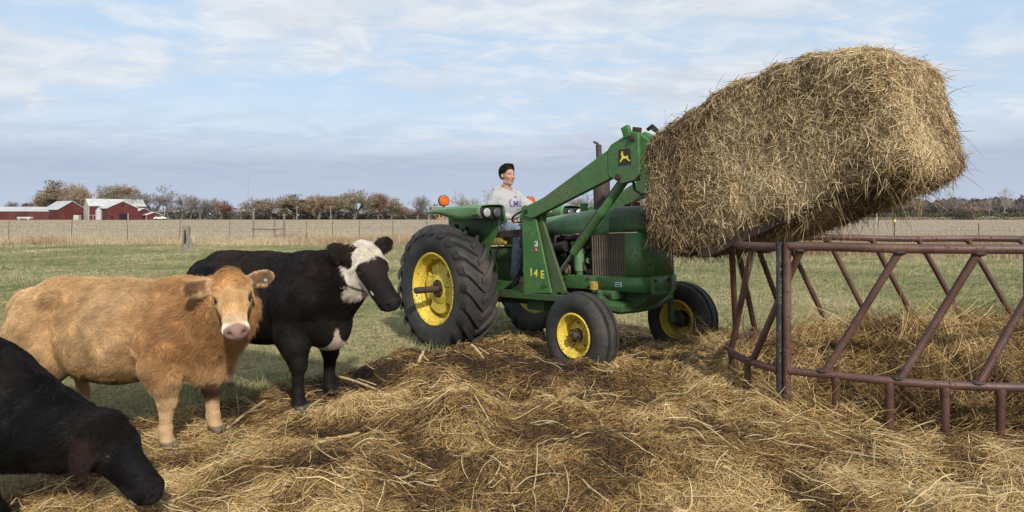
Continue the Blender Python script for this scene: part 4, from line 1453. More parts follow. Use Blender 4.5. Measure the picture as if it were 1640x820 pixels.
mb = MB(); pl = nose_plan(2.525)
mb.sheet([[(x_, y_, z_) for (x_, y_) in pl] for z_ in (1.0, 1.2, 1.466)])
TP('nose_shell', mb, GREEN, solid=.008)
mb = MB(); pl = nose_plan(2.12, .05)
mb.sheet([[(x_ + .012, y_ * 1.03, z_) for (x_, y_) in pl] for z_ in (.845, .99)]); mb.prism([(p[0] + .01, p[1]) for p in pl], .982, .994, 'z')
mb.prism([(p[0] + .01, p[1]) for p in nose_plan(2.3, .05)], .842, .852, 'z')
TP('base_casting', mb, GREEN, solid=.012)
for y_ in (-.17, .17):
    TP('front_rib', MB().box((2.765, y_, .91), (.035, .05, .17), bev=.01), GREEN)
for y_ in (-.12, .12): TP('front_bolt', MB().tube([(2.79, y_, .95), (2.76, y_, .95)], .018, 6), RUSTY)
TP('data_plate', MB().box((2.43, -.313, .915), (.095, .006, .05)), WHITEP)
mb = MB(); mb.box((2.43, -.3175, .925), (.08, .003, .010)); mb.box((2.43, -.3175, .903), (.07, .003, .012)); TP('plate_print', mb, BROWNP)
# side screens
for s in (-1, 1):
    TP('screen_backing', MB().box((2.27, s * .262, 1.23), (.5, .02, .46)), BLACKM)
    sm = None
    for i in range(14):
        if sm is None:
            o = TP('grille_slat', MB().prism([(-.0125, -.004), (-.006, -.016), (.006, -.016), (.0125, -.004)], -.228, .228, 'z'), GRILLE); sm = o.data
        else:
            o = link_mesh('grille_slat', sm, None, tractor, smooth=False)
        o.location = (2.045 + i * .0352, s * .276, 1.232); o.rotation_euler = (0, 0, 0 if s < 0 else PI)
    for z_ in (.996, 1.462): TP('screen_frame', MB().box((2.27, s * .283, z_), (.52, .02, .012)), GREEN_DIRTY)
# oil filler cup and caps
TP('drain_cup', MB().tube([(2.09, -.33, .85), (2.09, -.33, .93), (2.09, -.33, .94)], [.05, .052, .04], 14), YELLOW_DULL)
TP('radiator_cap', MB().tube([(2.45, 0, 1.74), (2.45, 0, 1.80)], .045, 14), plain('red_cap', (.25, .02, .02), .6))
TP('fuel_cap', MB().tube([(2.25, .1, 1.74), (2.25, .1, 1.79)], .04, 14), BLACKM)
# exhaust
MF = paint('muffler_iron', (.075, .05, .045), (.05, .035, .032), rough=.7, dirt=.3, bump=.2)
mb = MB(); mb.tube([(1.95, 0, 1.70), (1.95, 0, 1.74), (1.95, 0, 1.745), (1.95, 0, 2.12), (1.95, 0, 2.125), (1.93, 0, 2.16)], [.04, .045, .098, .098, .05, .036], 20)
TP('muffler', mb, MF)
TP('exhaust_stack', MB().tube([(1.93, 0, 2.15), (1.925, 0, 2.50)], .034, 14), MF)
mb = MB(); mb.lathe([(0, .04), (.008, .038), (.01, 0)], 'z', n=14)
o = TP('rain_cap', mb, BLACKM); o.location = (1.885, -.0, 2.525); o.rotation_euler = (0, R(38), 0)
TP('air_pre_cleaner', MB().tube([(1.55, .12, 1.7), (1.55, .12, 1.84)], .05, 12), GREEN)
# front axle
mb = MB(); mb.prism([(2.12, .84), (2.75, .84), (2.75, .80), (2.55, .66), (2.25, .64), (2.12, .76)], -.16, .16)
mb.box((2.28, -.30, .80), (.28, .2, .10), bev=.02)
TP('axle_support', mb, GREEN_DIRTY, bev=.008)
mb = MB()
for s in (-1, 1):
    mb.tube([(2.42, 0, .66), (2.42, s * .30, .665), (2.42, s * .58, .72)], [.075, .07, .055], 8)
mb.box((2.42, 0, .67), (.14, .7, .10), bev=.02)
TP('front_axle', mb, GREEN_DIRTY)
for s in (-1, 1):
    mb = MB(); mb.tube([(2.42, s * .60, .86), (2.42, s * .61, .5), (2.42, s * .62, .44)], [.036, .04, .045], 12); mb.tube([(2.42, s * .60, .437), (2.40, s * .78, .437)], .035, 10); mb.tube([(2.42, s * .6, .78), (2.42, s * .5, .72)], .05, 10)
    mb.tube([(2.42, s * .6, .86), (2.24, s * .5, .84)], .022, 8)
    TP('spindle', mb, GREEN_DIRTY)
TP('tie_rod', MB().tube([(2.24, -.5, .84), (2.24, .5, .84)], .016, 8), BLACKM)
mb = MB()
for (x_, y_) in ((2.2, -.41), (2.25, -.41), (2.33, -.41), (2.38, -.41)): mb.tube([(x_, y_ + .02, .80), (x_, y_ - .012, .80)], .02, 6)
TP('axle_bolt', mb, RUSTY)

# ------------------------------------------------------------------ loader
def deer_plaque(parent, s):
    e = MB().box((2.82, s * .6135, 2.228), (.158, .004, .165), bev=.0).build('logo_plate', BROWNP, parent)
    deer = [(-.066, -.030), (-.052, -.040), (-.030, -.022), (-.012, -.012), (.022, -.012), (.036, -.026), (.052, -.036), (.068, -.040), (.070, -.034), (.050, -.022), (.042, -.006), (.046, .008), (.040, .014),
            (.034, .006), (-.004, .010), (-.016, .020), (-.020, .036), (-.014, .052), (-.020, .053), (-.026, .044), (-.032, .054), (-.036, .050), (-.032, .040), (-.048, .034), (-.046, .028), (-.034, .026), (-.036, .004), (-.042, -.010), (-.052, -.022)]
    MB().prism([(2.822 + p[0], 2.226 + p[1] * 1.15) for p in deer], s * .6155, s * .618).build('leaping_deer', YELP, e)
    return e


for s in (-1, 1):
    yo = s * .58
    # tower: bright outer plate and leaning brace behind it
    mb = MB(); mb.prism([(1.20, 1.80), (1.25, 1.83), (1.40, 1.79), (1.66, .81), (1.19, .78)], s * .555, s * .58)
    tw = TP('loader_tower', mb, GREEN, bev=.004)
    mb = MB(); mb.prism([(1.34, 1.68), (1.47, 1.71), (1.84, .83), (1.60, .80)], s * .50, s * .535); mb.box((1.38, s * .49, 1.27), (.10, .03, .95), Matrix.Rotation(R(12), 3, 'Y'))
    TP('tower_brace', mb, paint('olive_green_brace%d' % s, (.075, .115, .04), (.05, .08, .03), rough=.6, rust=.3, dirt=.5, scale=4), bev=.004)
    mb = MB(); mb.prism([(1.19, 1.80), (1.26, 1.80), (1.28, .80), (1.19, .80)], s * .44, s * .455)
    TP('inner_tower_plate', mb, GREEN_DIRTY)
    TP('tower_pin', MB().tube([(1.30, s * .42, 1.745), (1.30, s * .605, 1.745)], .032, 12), RUSTY)
    TP('tower_bolt', MB().tube([(1.57, s * .58, .90), (1.57, s * .60, .90)], .028, 6), GREEN_DIRTY)
    TP('bolt_washer', MB().tube([(1.25, s * .58, 1.735), (1.25, s * .592, 1.735)], .026, 6), GREEN)
    # boom
    mb = MB(); mb.prism([(1.26, 1.80), (1.60, 1.895), (2.66, 2.355), (2.66, 2.045), (1.40, 1.665), (1.27, 1.70)], s * .53, s * .605)
    bm_ = TP('loader_boom', mb, GREEN, bev=.006)
    mb = MB(); mb.prism([(2.60, 2.33), (2.645, 2.375), (2.80, 2.43), (2.92, 2.475), (3.0, 2.45), (3.0, 2.04), (2.93, 1.985), (2.76, 1.965), (2.60, 2.06)], s * .52, s * .613)
    TP('boom_knee_plate', mb, GREEN, bev=.004)
    # lower half of the boom going down to the fork carriage
    mb = MB(); mb.prism([(2.99, 2.44), (3.10, 2.36), (3.52, 1.62), (3.50, 1.46), (3.40, 1.46), (2.96, 2.02)], s * .50, s * .58)
    TP('boom_dipper', mb, GREEN, bev=.006)
    TP('knee_pin', MB().tube([(2.93, s * .50, 2.40), (2.93, s * .635, 2.40)], .034, 12).tube([(2.93, s * .63, 2.40), (2.93, s * .645, 2.40)], .02, 6), RUSTY)
    TP('cylinder_pin', MB().tube([(2.735, s * .42, 2.03), (2.735, s * .64, 2.03)], .034, 12).tube([(2.735, s * .64, 2.03), (2.735, s * .652, 2.03)], .022, 6), RUSTY)
    # lift cylinder
    a = Vector((1.60, s * .49, .93)); b_ = Vector((2.735, s * .49, 2.03)); d_ = (b_ - a).normalized()
    TP('lift_cylinder_rod', MB().tube([a, a + d_ * .55], .020, 14), STEEL)
    mb = MB(); mb.tube([a + d_ * .47, a + d_ * .475, a + d_ * .53, a + d_ * 1.05, a + d_ * 1.06, a + d_ * 1.12, a + d_ * 1.13, b_], [.03, .044, .046, .046, .05, .05, .046, .046], 18)
    TP('lift_cylinder', mb, GREEN)
    TP('cylinder_line', MB().tube([a + d_ * .48 + Vector((-.03, 0, .045)), a + d_ * .7 + Vector((-.035, 0, .05)), b_ + Vector((-.06, 0, .02))], .010, 6), RUSTY)
    TP('rod_eye', MB().tube([(1.60, s * .44, .93), (1.60, s * .54, .93)], .045, 12), GREEN_DIRTY)
    # tilt cylinder and stops on top of the knee
    TP('tilt_cylinder', MB().tube([(2.95, s * .46, 2.44), (3.4, s * .46, 2.23)], .042, 14), GREEN)
    TP('boom_stop', MB().box((2.85, s * .60, 2.478), (.085, .05, .12), Matrix.Rotation(R(-18), 3, 'Y'), bev=.004), GREEN)
    TP('rusty_stop', MB().box((2.93, s * .54, 2.485), (.075, .06, .07), Matrix.Rotation(R(12), 3, 'Y'), bev=.004), RUSTY)
    TP('cylinder_hose', MB().tube([(2.83, s * .50, 1.98), (2.86, s * .52, 1.90), (2.95, s * .53, 1.845), (3.07, s * .53, 1.86), (3.16, s * .5, 1.97), (3.2, s * .48, 2.05)], .014, 8), HOSE)
    TP('tilt_hose', MB().tube([(2.97, s * .42, 2.50), (3.03, s * .42, 2.53), (3.10, s * .43, 2.47)], .02, 8), HOSE)
    deer_plaque(tractor, s)
TP('hose_fitting', MB().tube([(3.03, -.43, 2.50), (3.12, -.43, 2.44)], .015, 8), GALV)
TP('boom_crosstube', MB().tube([(3.28, -.55, 1.9), (3.28, .55, 1.9)], .06, 12), GREEN)
TP('tower_crosstube', MB().tube([(2.5, -.55, 2.12), (2.5, .55, 2.12)], .05, 12), GREEN)
# worn yellow figures on the tower, sticker
def text_mesh(txt, size, name, m, parent, mat4, ext=.001, proj=None, **kw):
    cu = bpy.data.curves.new(name, 'FONT'); cu.body = txt; cu.size = size; cu.extrude = ext; cu.align_x = 'CENTER'; cu.align_y = 'CENTER'; cu.offset = size * .02
    to = bpy.data.objects.new(name, cu); COL.objects.link(to)
    bpy.context.view_layer.update()
    me = bpy.data.meshes.new_from_object(to.evaluated_get(bpy.context.evaluated_depsgraph_get()))
    bpy.data.objects.remove(to)
    me.transform(mat4)
    if proj: proj(me)
    me.name = name
    me.materials.clear()
    return link_mesh(name, me, m, parent, smooth=False, **kw)


face_near = Matrix(((1, 0, 0), (0, 0, -1), (0, 1, 0))).to_4x4() @ Matrix.Identity(4)   # text x->x, text y->z, facing -y
for ch, x_, rz_ in (('1', 1.335, 1), ('4', 1.415, -4), ('E', 1.525, 2)):
    Mx = Matrix.Translation((x_, -.5822, 1.035 - (x_ - 1.33) * .12)) @ face_near @ Matrix.Rotation(R(rz_), 4, 'Z')
    text_mesh(ch, .125, 'model_figure', YELP, tractor, Mx)
mb = MB(); mb.box((1.435, -.5825, 1.37), (.045, .004, .065)); TP('warning_sticker', mb, WHITEP)
mb = MB(); mb.box((1.44, -.5825, 1.302), (.045, .004, .045)); TP('red_sticker', mb, REDP)
mb = MB(); mb.box((1.432, -.5855, 1.375), (.018, .002, .022)); mb.box((1.440, -.5855, 1.395), (.012, .002, .01)); TP('sticker_print', mb, BLACKM)
mb = MB(); mb.box((1.435, -.5855, 1.302), (.014, .002, .018)); TP('sticker_mark', mb, WHITEP)

# loader controls by the seat
TP('valve_bracket', MB().prism([(.60, 1.53), (1.20, 1.555), (1.20, 1.44), (.66, 1.455)], -.47, -.44), RUSTY, bev=.003)
for x_ in (.50, .565):
    lv = TP('control_lever', MB().tube([(x_ + .10, -.44, 1.50), (x_, -.42, 1.69)], .009, 8), BLACKM)
    TP('lever_knob', MB().ball((x_, -.42, 1.70), .026, 12, 8), HOSE, parent=lv)
TP('control_valve', MB().box((1.02, -.36, 1.36), (.16, .1, .1), bev=.01), GREASE)
hoses = [[(1.02, -.46, 1.46), (1.09, -.5, 1.38), (1.11, -.5, 1.22), (1.04, -.5, 1.04), (.86, -.5, .87), (.64, -.49, .78), (.45, -.46, .77)],
         [(1.06, -.44, 1.44), (1.13, -.48, 1.3), (1.15, -.49, 1.15), (1.06, -.49, .98), (.84, -.48, .83), (.56, -.42, .78)],
         [(1.35, -.50, 1.66), (1.40, -.47, 1.50), (1.37, -.45, 1.35), (1.30, -.4, 1.2)], [(1.45, -.48, 1.72), (1.46, -.44, 1.55), (1.42, -.42, 1.42), (1.36, -.38, 1.22)],
         [(.3, -.38, 1.42), (.42, -.46, 1.36), (.50, -.46, 1.22), (.52, -.42, 1.05)], [(.25, -.36, 1.40), (.38, -.44, 1.30), (.45, -.45, 1.18), (.44, -.4, 1.0)], [(.2, -.36, 1.36), (.30, -.44, 1.26), (.36, -.45, 1.15), (.34, -.4, .98)]]
for h_ in hoses:
    P_ = [Vector(p) for p in h_]; sm_ = []
    for i in range(len(P_) - 1):
        p0, p1, p2, p3 = P_[max(i - 1, 0)], P_[i], P_[i + 1], P_[min(i + 2, len(P_) - 1)]
        for t_ in (0, .33, .66):
            sm_.append(.5 * ((2 * p1) + (p2 - p0) * t_ + (2 * p0 - 5 * p1 + 4 * p2 - p3) * t_ ** 2 + (3 * p1 - p0 - 3 * p2 + p3) * t_ ** 3))
    sm_.append(P_[-1])
    TP('hydraulic_hose', MB().tube(sm_, .0125, 8), HOSE)

# steering wheel
n_ = Vector((-.42, 0, .9)).normalized(); c0 = Vector((.64, 0, 1.735)); u1 = Vector((0, 1, 0)); u2 = n_.cross(u1)
ring = [c0 + (u1 * math.cos(2 * PI * k / 36) + u2 * math.sin(2 * PI * k / 36)) * .205 for k in range(37)]
sw = TP('steering_wheel', MB().tube(ring, .014, 8, cap=False), HOSE)
mb = MB()
for k in range(3):
    a = 2 * PI * k / 3 + .5; mb.tube([c0, c0 + (u1 * math.cos(a) + u2 * math.sin(a)) * .2], .008, 6)
mb.tube([c0 + n_ * .015, c0 - n_ * .02], .035, 12)
TP('spoke', mb, BLACKM, parent=sw)
TP('steering_column', MB().tube([c0, c0 - n_ * .3 + Vector((.05, 0, 0))], .022, 10), BLACKM)

# seat
TP('seat', MB().box((.16, 0, 1.405), (.46, .46, .10), bev=.04), SEATY)
TP('backrest', MB().box((-.10, 0, 1.60), (.09, .44, .32), Matrix.Rotation(R(-8), 3, 'Y'), bev=.035), SEATY)
for s in (-1, 1):
    TP('armrest', MB().box((.1, s * .25, 1.55), (.34, .06, .05), bev=.02), SEATY)
TP('seat_frame', MB().box((.12, 0, 1.30), (.4, .38, .06)).box((.12, 0, 1.12), (.12, .2, .34)).tube([(.3, -.2, 1.34), (.1, -.2, 1.0)], .018, 8), BLACKM)
TP('seat_edge', MB().box((.42, -.12, 1.385), (.06, .22, .05), bev=.02), SEATY)

# fenders: flat top, rolled outer lip, headlight in the front end
for s in (-1, 1):
    rows = []
    for (x_, zt, lip, yo2) in ((-.42, 1.825, .0, .86), (-.34, 1.85, .01, .90), (-.22, 1.862, .02, .93), (-.1, 1.87, .04, .94), (.15, 1.87, .09, .94), (.35, 1.87, .15, .92), (.48, 1.87, .165, .90), (.62, 1.865, .14, .90), (.74, 1.86, .12, .90), (.80, 1.855, .12, .90)):
        rows.append([(x_, s * .50, zt - .20), (x_, s * .505, zt - .05), (x_, s * .53, zt - .008), (x_, s * .60, zt + .004), (x_, s * .76, zt), (x_, s * (yo2 - .035), zt - .012), (x_, s * yo2, zt - .04), (x_, s * (yo2 + .004), zt - .04 - lip * .5), (x_, s * (yo2 - .02), zt - .045 - lip)])
    f = TP('fender', MB().sheet(rows), GREEN_FADED, solid=.006)
    mb = MB(); mb.prism([(-.40, 1.66), (-.30, 1.68), (.70, 1.70), (.62, 1.50), (.45, 1.30), (.38, 1.02), (-.05, 1.12), (-.38, 1.2)], s * .495, s * .505)
    TP('fender_side', mb, GREEN, parent=f)
    mb = MB(); mb.box((.70, s * .72, 1.755), (.17, .36, .15), bev=.03)
    hb_ = TP('lamp_housing', mb, BLACKM, parent=f)
    for yy in (.80, .64):
        mb = MB(); mb.lathe([(0, .062), (.03, .062), (.035, .055)], 'x', c=(.782, s * yy, 1.76), n=20)
        TP('headlight_rim', mb, BLACKM, parent=f)
        mb = MB(); mb.lathe([(.032, .056), (.045, .04), (.05, .0)], 'x', c=(.782, s * yy, 1.76), n=20)
        TP('headlight', mb, GLASS_L if yy == .80 else plain('dull_lamp_glass%d' % s, (.08, .08, .085), .2), parent=f)
    # amber warning lamp, round, facing fore and aft
    mb = MB(); mb.lathe([(-.035, .0), (-.035, .07), (-.02, .076), (.02, .076), (.02, 0)], 'x', c=(0, 0, 0), n=22); al = TP('lamp_shell', mb, BLACKM, parent=f)
    al.location = (-.24, -.70, 1.965) if s < 0 else (-.20, .82, 1.975); al.rotation_euler = (0, 0, R(-14))
    mb = MB(); mb.lathe([(.018, .071), (.032, .062), (.038, .03), (.04, 0)], 'x', n=22)
    for rr_ in (.05, .03):
        mb.lathe([(.033, rr_ + .003), (.042, rr_), (.033, rr_ - .003)], 'x', n=22)
    o = TP('amber_lens', mb, AMBER, parent=f); o.location = al.location; o.rotation_euler = al.rotation_euler
    TP('lamp_stalk', MB().tube([(al.location.x, al.location.y, 1.85), (al.location.x, al.location.y, 1.91)], .012, 8), BLACKM, parent=f)

# fork carriage and tines under the bale
for s, x1_, z1_ in ((-.50, 5.12, 1.80), (.44, 5.42, 1.92)):
    mb = MB(); mb.prism([(3.62, 1.24), (3.72, 1.225), (x1_ - .5, z1_ - .225), (x1_, z1_), (x1_ - .02, z1_ + .022), (x1_ - .55, z1_ - .175), (3.70, 1.29)], s - .075, s + .075)
    TP('fork_tine', mb, RUSTY, bev=.004)
mb = MB(); mb.box((3.40, 0, 1.35), (.07, 1.1, .08)); mb.box((3.40, 0, 1.85), (.07, 1.1, .08)); mb.box((3.40, -.45, 1.6), (.06, .08, .6)); mb.box((3.40, .45, 1.6), (.06, .08, .6))
mb.prism([(3.65, 1.24), (4.6, 1.565), (4.6, 1.59), (3.65, 1.285)], -.5, .5)
TP('fork_carriage', mb, RUSTY, bev=.004)

# ================================================================== BALE
def bale_prof(x):
    top = np.interp(x, [3.0, 3.43, 3.94, 4.29, 4.5, 4.75, 5.07, 5.42], [2.38, 2.53, 2.735, 2.81, 2.825, 2.84, 2.81, 2.75])
    bot = np.interp(x, [3.0, 3.2, 3.43, 3.94, 4.29, 4.5, 4.8, 5.2, 5.42], [1.45, 1.34, 1.27, 1.37, 1.48, 1.55, 1.665, 1.83, 1.93])
    return top, bot


NS, NR = 90, 160
t_ = np.linspace(-1, 1, NS); xs_b = 4.20 + 1.17 * np.sign(t_) * np.abs(t_) ** .72
fall = (1 - np.abs(t_) ** 18 + 1e-5) ** (1 / 7.)
ph = np.linspace(0, 2 * PI, NR, endpoint=False)
top, bot = bale_prof(xs_b)
cz, hz_ = (top + bot) / 2, (top - bot) / 2
e_ = .22
cy_ = np.sign(np.cos(ph)) * np.abs(np.cos(ph)) ** e_; sz_ = np.sign(np.sin(ph)) * np.abs(np.sin(ph)) ** e_
BX = np.repeat(xs_b[:, None], NR, 1); BY = .585 * fall[:, None] * cy_[None, :]; BZ = cz[:, None] + hz_[:, None] * fall[:, None] * sz_[None, :]
nn = (fbm(BX * 2.2 + BY * 1.7, BZ * 2.2 - BY, oct=4, seed=101) - .5) * .10 + (fbm(BX * 8 + BY * 5, BZ * 8 + BY * 3, oct=3, seed=102) - .5) * .07
seam = -0.035 * np.exp(-((BZ - (cz[:, None] + .14 * hz_[:, None])) / .03) ** 2) * (BX > 4.1)
rad_ = np.sqrt(BY ** 2 + (BZ - cz[:, None]) ** 2) + 1e-6
BY2 = BY * (1 + (nn + seam) / np.maximum(rad_, .25)); BZ2 = BZ + (BZ - cz[:, None]) * (nn + seam) / np.maximum(rad_, .25)
BX2 = BX - (BZ - cz[:, None]) * .20 * sstep(BX, 4.2, 5.3) + (fbm(BY * 4, BZ * 4, oct=3, seed=104) - .5) * .12 * (np.abs(t_) > .985)[:, None]
BV = np.stack([BX2, BY2, BZ2], -1).reshape(-1, 3)
ii, jj = np.meshgrid(np.arange(NS - 1), np.arange(NR), indexing='ij')
q = (ii * NR + jj).ravel(); q1 = (ii * NR + (jj + 1) % NR).ravel()
BF = np.stack([q, q + NR, q1 + NR, q1], 1)
# close the ends
c0i = len(BV); BV = np.concatenate([BV, [[BV[:NR, 0].mean(), 0, cz[0]], [BV[-NR - 0:, 0].mean(), 0, cz[-1]]]])
cap0 = np.array([[c0i, (j + 1) % NR, j, j] for j in range(0, NR)]); cap1 = np.array([[c0i + 1, (NS - 1) * NR + j, (NS - 1) * NR + (j + 1) % NR, (NS - 1) * NR + (j + 1) % NR] for j in range(NR)])
bale = empty('hay_bale', T_LOC, T_ROT, label='big weathered hay bale carried high on the loader forks', cat='hay bale')
m, t, b = material('bale_hay')
co = t.new('ShaderNodeTexCoord').outputs['Object']
n2 = t.noise(t.mapv(co, (1, 1, .35)), 38, 4, .7, 1.2); n1 = t.noise(co, 3, 4, .6)
c = t.mix(t.smooth(n2, .4, .6), (.05, .032, .018, 1), (.27, .19, .10, 1)); c = t.mix(t.math('MULTIPLY', t.smooth(n1, .45, .6), .6), c, (.045, .03, .02, 1))
t.put(b.inputs['Base Color'], c); b.inputs['Roughness'].default_value = .95
bp = t.new('ShaderNodeBump'); bp.inputs['Strength'].default_value = 1.0; bp.inputs['Distance'].default_value = .03
t.put(bp.inputs['Height'], n2); t.put(b.inputs['Normal'], bp.outputs[0])
bme = bpy.data.meshes.new('bale_core')
bmB = bmesh.new(); vv = [bmB.verts.new(p) for p in BV]
for f in BF: bmB.faces.new([vv[i] for i in f])
for f in list(cap0) + list(cap1): bmB.faces.new([vv[i] for i in f[:3]])
bmesh.ops.recalc_face_normals(bmB, faces=bmB.faces[:]); bmB.to_mesh(bme); bmB.free()
link_mesh('packed_hay', bme, m, bale)
AF = np.concatenate([BF, cap0, cap1])
nrm = np.cross(BV[AF[:, 2]] - BV[AF[:, 0]], BV[AF[:, 3]] - BV[AF[:, 1]])
capn = np.cross(BV[AF[:, 1]] - BV[AF[:, 0]], BV[AF[:, 2]] - BV[AF[:, 0]])
deg = AF[:, 2] == AF[:, 3]; nrm[deg] = capn[deg]
nrm /= np.linalg.norm(nrm, axis=1)[:, None] + 1e-9
ctr = BV[AF].mean(1); outv = ctr - np.array([4.2, 0, 2.1]); outv[:, 0] *= .25
flip = (nrm * outv).sum(1) < 0; nrm[flip] *= -1


def bale_strands(name, n, L, rad, down, lift, curl, region=None, pale=1.0, k=6):
    wgt = None if region is None else region(ctr)
    P0, f, _ = sample_surface(BV, AF, n, wgt)
    N = nrm[f]
    d = RNG.normal(0, 1, (n, 3)) * np.array([1.0, 1.0, 1.1]); d[:, 2] -= down * np.abs(RNG.normal(1, .5, n))
    d -= N * (d * N).sum(1, keepdims=True); d /= np.linalg.norm(d, axis=1)[:, None]
    side = np.cross(N, d)
    s = np.linspace(0, 1, k)[None, :, None]
    cu = RNG.normal(0, curl, (n, 1, 1)); lf = np.abs(RNG.normal(0, lift, (n, 1, 1)))
    Lq = L[:, None, None]
    P = P0[:, None, :] + N[:, None, :] * (.004 + RNG.random((n, 1, 1)) * .03 + lf * Lq * s ** 1.5) + d[:, None, :] * Lq * (s - .25) + side[:, None, :] * (cu * Lq * s * s)
    P[..., 2] -= (lf[..., 0] * L[:, None] * s[..., 0] ** 2.5) * .6
    x_, z_ = P0[:, 0], P0[:, 2]
    tone = fbm(x_ * 2.2, z_ * 2.2 + P0[:, 1] * 2, oct=3, seed=110)
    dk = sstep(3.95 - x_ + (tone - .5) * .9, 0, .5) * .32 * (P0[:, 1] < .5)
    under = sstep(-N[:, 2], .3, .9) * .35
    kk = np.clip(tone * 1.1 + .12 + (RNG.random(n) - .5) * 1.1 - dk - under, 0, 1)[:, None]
    pl, go, br_, da = np.array([.74, .60, .37]), np.array([.50, .36, .185]), np.array([.22, .145, .075]), np.array([.07, .045, .028])
    C = np.where(kk < .33, da + (br_ - da) * kk / .33, np.where(kk < .66, br_ + (go - br_) * (kk - .33) / .33, go + (pl - go) * (kk - .66) / .34))
    strands(name, P, rad[:, None] * np.array([.7] + [1] * (k - 2) + [.4]), C * RNG.uniform(.8, 1.2, (n, 1)) * pale, STRAND, bale, kind='stuff')


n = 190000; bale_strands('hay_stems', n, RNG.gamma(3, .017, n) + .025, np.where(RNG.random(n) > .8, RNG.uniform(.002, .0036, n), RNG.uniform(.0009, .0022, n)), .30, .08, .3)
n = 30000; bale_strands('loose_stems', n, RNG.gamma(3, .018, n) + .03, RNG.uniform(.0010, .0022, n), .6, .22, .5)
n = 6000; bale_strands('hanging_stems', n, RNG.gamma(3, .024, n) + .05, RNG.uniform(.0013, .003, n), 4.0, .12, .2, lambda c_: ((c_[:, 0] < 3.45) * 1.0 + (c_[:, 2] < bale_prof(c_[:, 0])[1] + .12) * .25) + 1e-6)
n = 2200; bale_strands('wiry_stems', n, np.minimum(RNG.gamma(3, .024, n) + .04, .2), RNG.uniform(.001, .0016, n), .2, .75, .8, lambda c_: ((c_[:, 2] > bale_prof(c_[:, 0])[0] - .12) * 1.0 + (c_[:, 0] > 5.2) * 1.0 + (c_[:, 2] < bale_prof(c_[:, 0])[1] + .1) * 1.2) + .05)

# ================================================================== RING FEEDER
RING = [(2.13, 5.33), (2.46, 5.12), (2.78, 4.96), (3.13, 4.84), (3.52, 4.77), (4.1, 4.77), (4.8, 4.93), (5.45, 5.32), (5.85, 5.95), (5.85, 6.65), (5.48, 7.17), (4.4, 7.38), (3.4, 7.36), (2.75, 7.18), (2.28, 6.78), (2.0, 6.25), (1.98, 5.78)]
ZT, ZB = 1.405, .435
feeder = empty('ring_feeder', (3.9, 6.1, 0), label='large reddish brown steel pipe ring feeder around a hay heap', cat='feeder')
FO = Vector((3.9, 6.1, 0))
P_ = [Vector((p[0], p[1], 0)) for p in RING]; dense = []
NP = len(P_)
for i in range(NP):
    p0, p1, p2, p3 = P_[i - 1], P_[i], P_[(i + 1) % NP], P_[(i + 2) % NP]
    for k in range(6):
        t_ = k / 6
        dense.append(.5 * ((2 * p1) + (p2 - p0) * t_ + (2 * p0 - 5 * p1 + 4 * p2 - p3) * t_ ** 2 + (3 * p1 - p0 - 3 * p2 + p3) * t_ ** 3))
cum = [0]
for i in range(len(dense)):
    cum.append(cum[-1] + (dense[(i + 1) % len(dense)] - dense[i]).length)
TOT = cum[-1]


def ring_at(s):
    s %= TOT
    i = max(0, int(np.searchsorted(cum, s)) - 1)
    a, b2 = dense[i % len(dense)], dense[(i + 1) % len(dense)]
    return a.lerp(b2, (s - cum[i]) / max(1e-6, cum[i + 1] - cum[i]))


def wob(s): return math.sin(s * 1.7) * .008 + math.sin(s * 4.1 + 1) * .004


far_s = min(range(len(dense)), key=lambda i: (dense[i] - Vector((5.48, 7.17, 0))).length); far_s = cum[far_s]
for name, z, r in (('top_rail', ZT, .034), ('bottom_rail', ZB, .031)):
    for a, b2 in ((.05, far_s - .04), (far_s + .04, TOT - .05)):
        nseg = int((b2 - a) / .12)
        pts = []
        for i in range(nseg + 1):
            s = a + (b2 - a) * i / nseg; p = ring_at(s); pts.append(Vector((p.x, p.y, z + wob(s))) - FO)
        MB().tube(pts, r, 12).build(name, OXIDE, feeder)
for s, m_, r_ in ((0.031, OXIDE, .030), (-.031, GALV, .030), (far_s + .04, OXIDE, .03), (far_s - .04, OXIDE, .03)):
    p = ring_at(s)
    MB().tube([Vector((p.x, p.y, -.06)) - FO, Vector((p.x, p.y, .7)) - FO, Vector((p.x, p.y, ZT + .035)) - FO], r_, 14).build('joint_post', m_, feeder, **({'label': 'grey bare-steel joint post'} if m_ is GALV else {}))
mb = MB()
p = ring_at(0)
for z in (1.22, 1.28, .6):
    mb.tube([Vector((p.x - .0, p.y - .05, z)) - FO, Vector((p.x + .0, p.y + .02, z)) - FO], .014, 6)
mb.build('joint_bolt', RUSTY, feeder)
# s of the first near diagonal's foot
s0 = min(np.arange(0, 1.2, .01), key=lambda s: abs(ring_at(s).x / ring_at(s).y - .4587))
stp = .50
k = 0
while k * stp < TOT - .25:
    sb = s0 + k * stp
    a, b2 = ring_at(sb), ring_at(sb + stp * 1.02)
    A_ = Vector((a.x, a.y, ZB + wob(sb))) - FO; B_ = Vector((b2.x, b2.y, ZT)) - FO
    out_ = (Vector((a.x, a.y, 0)) - FO); out_.z = 0; out_ = out_.normalized() * -.012
    d_ = (B_ - A_)
    MB().tube([A_ + out_ * .2, A_ + d_ * .06 + out_, A_ + d_ * .5 + out_, A_ + d_ * .94 + out_, B_ + out_ * .2], [.033, .028, .0275, .028, .034], 12).build('diagonal_bar', OXIDE, feeder)
    mb = MB(); mb.ball(A_ + Vector((0, 0, .025)), .04, 8, 6, (1.3, 1, .5)); mb.build('weld', RUSTY, feeder); MB().ball(B_ - Vector((0, 0, .026)), .04, 8, 6, (1.3, 1, .5)).build('weld', RUSTY, feeder)
    k += 1
s1_ = min(np.arange(0, 1.2, .01), key=lambda s: abs(ring_at(s).x / ring_at(s).y - .478))
nleg = int(TOT / .352)
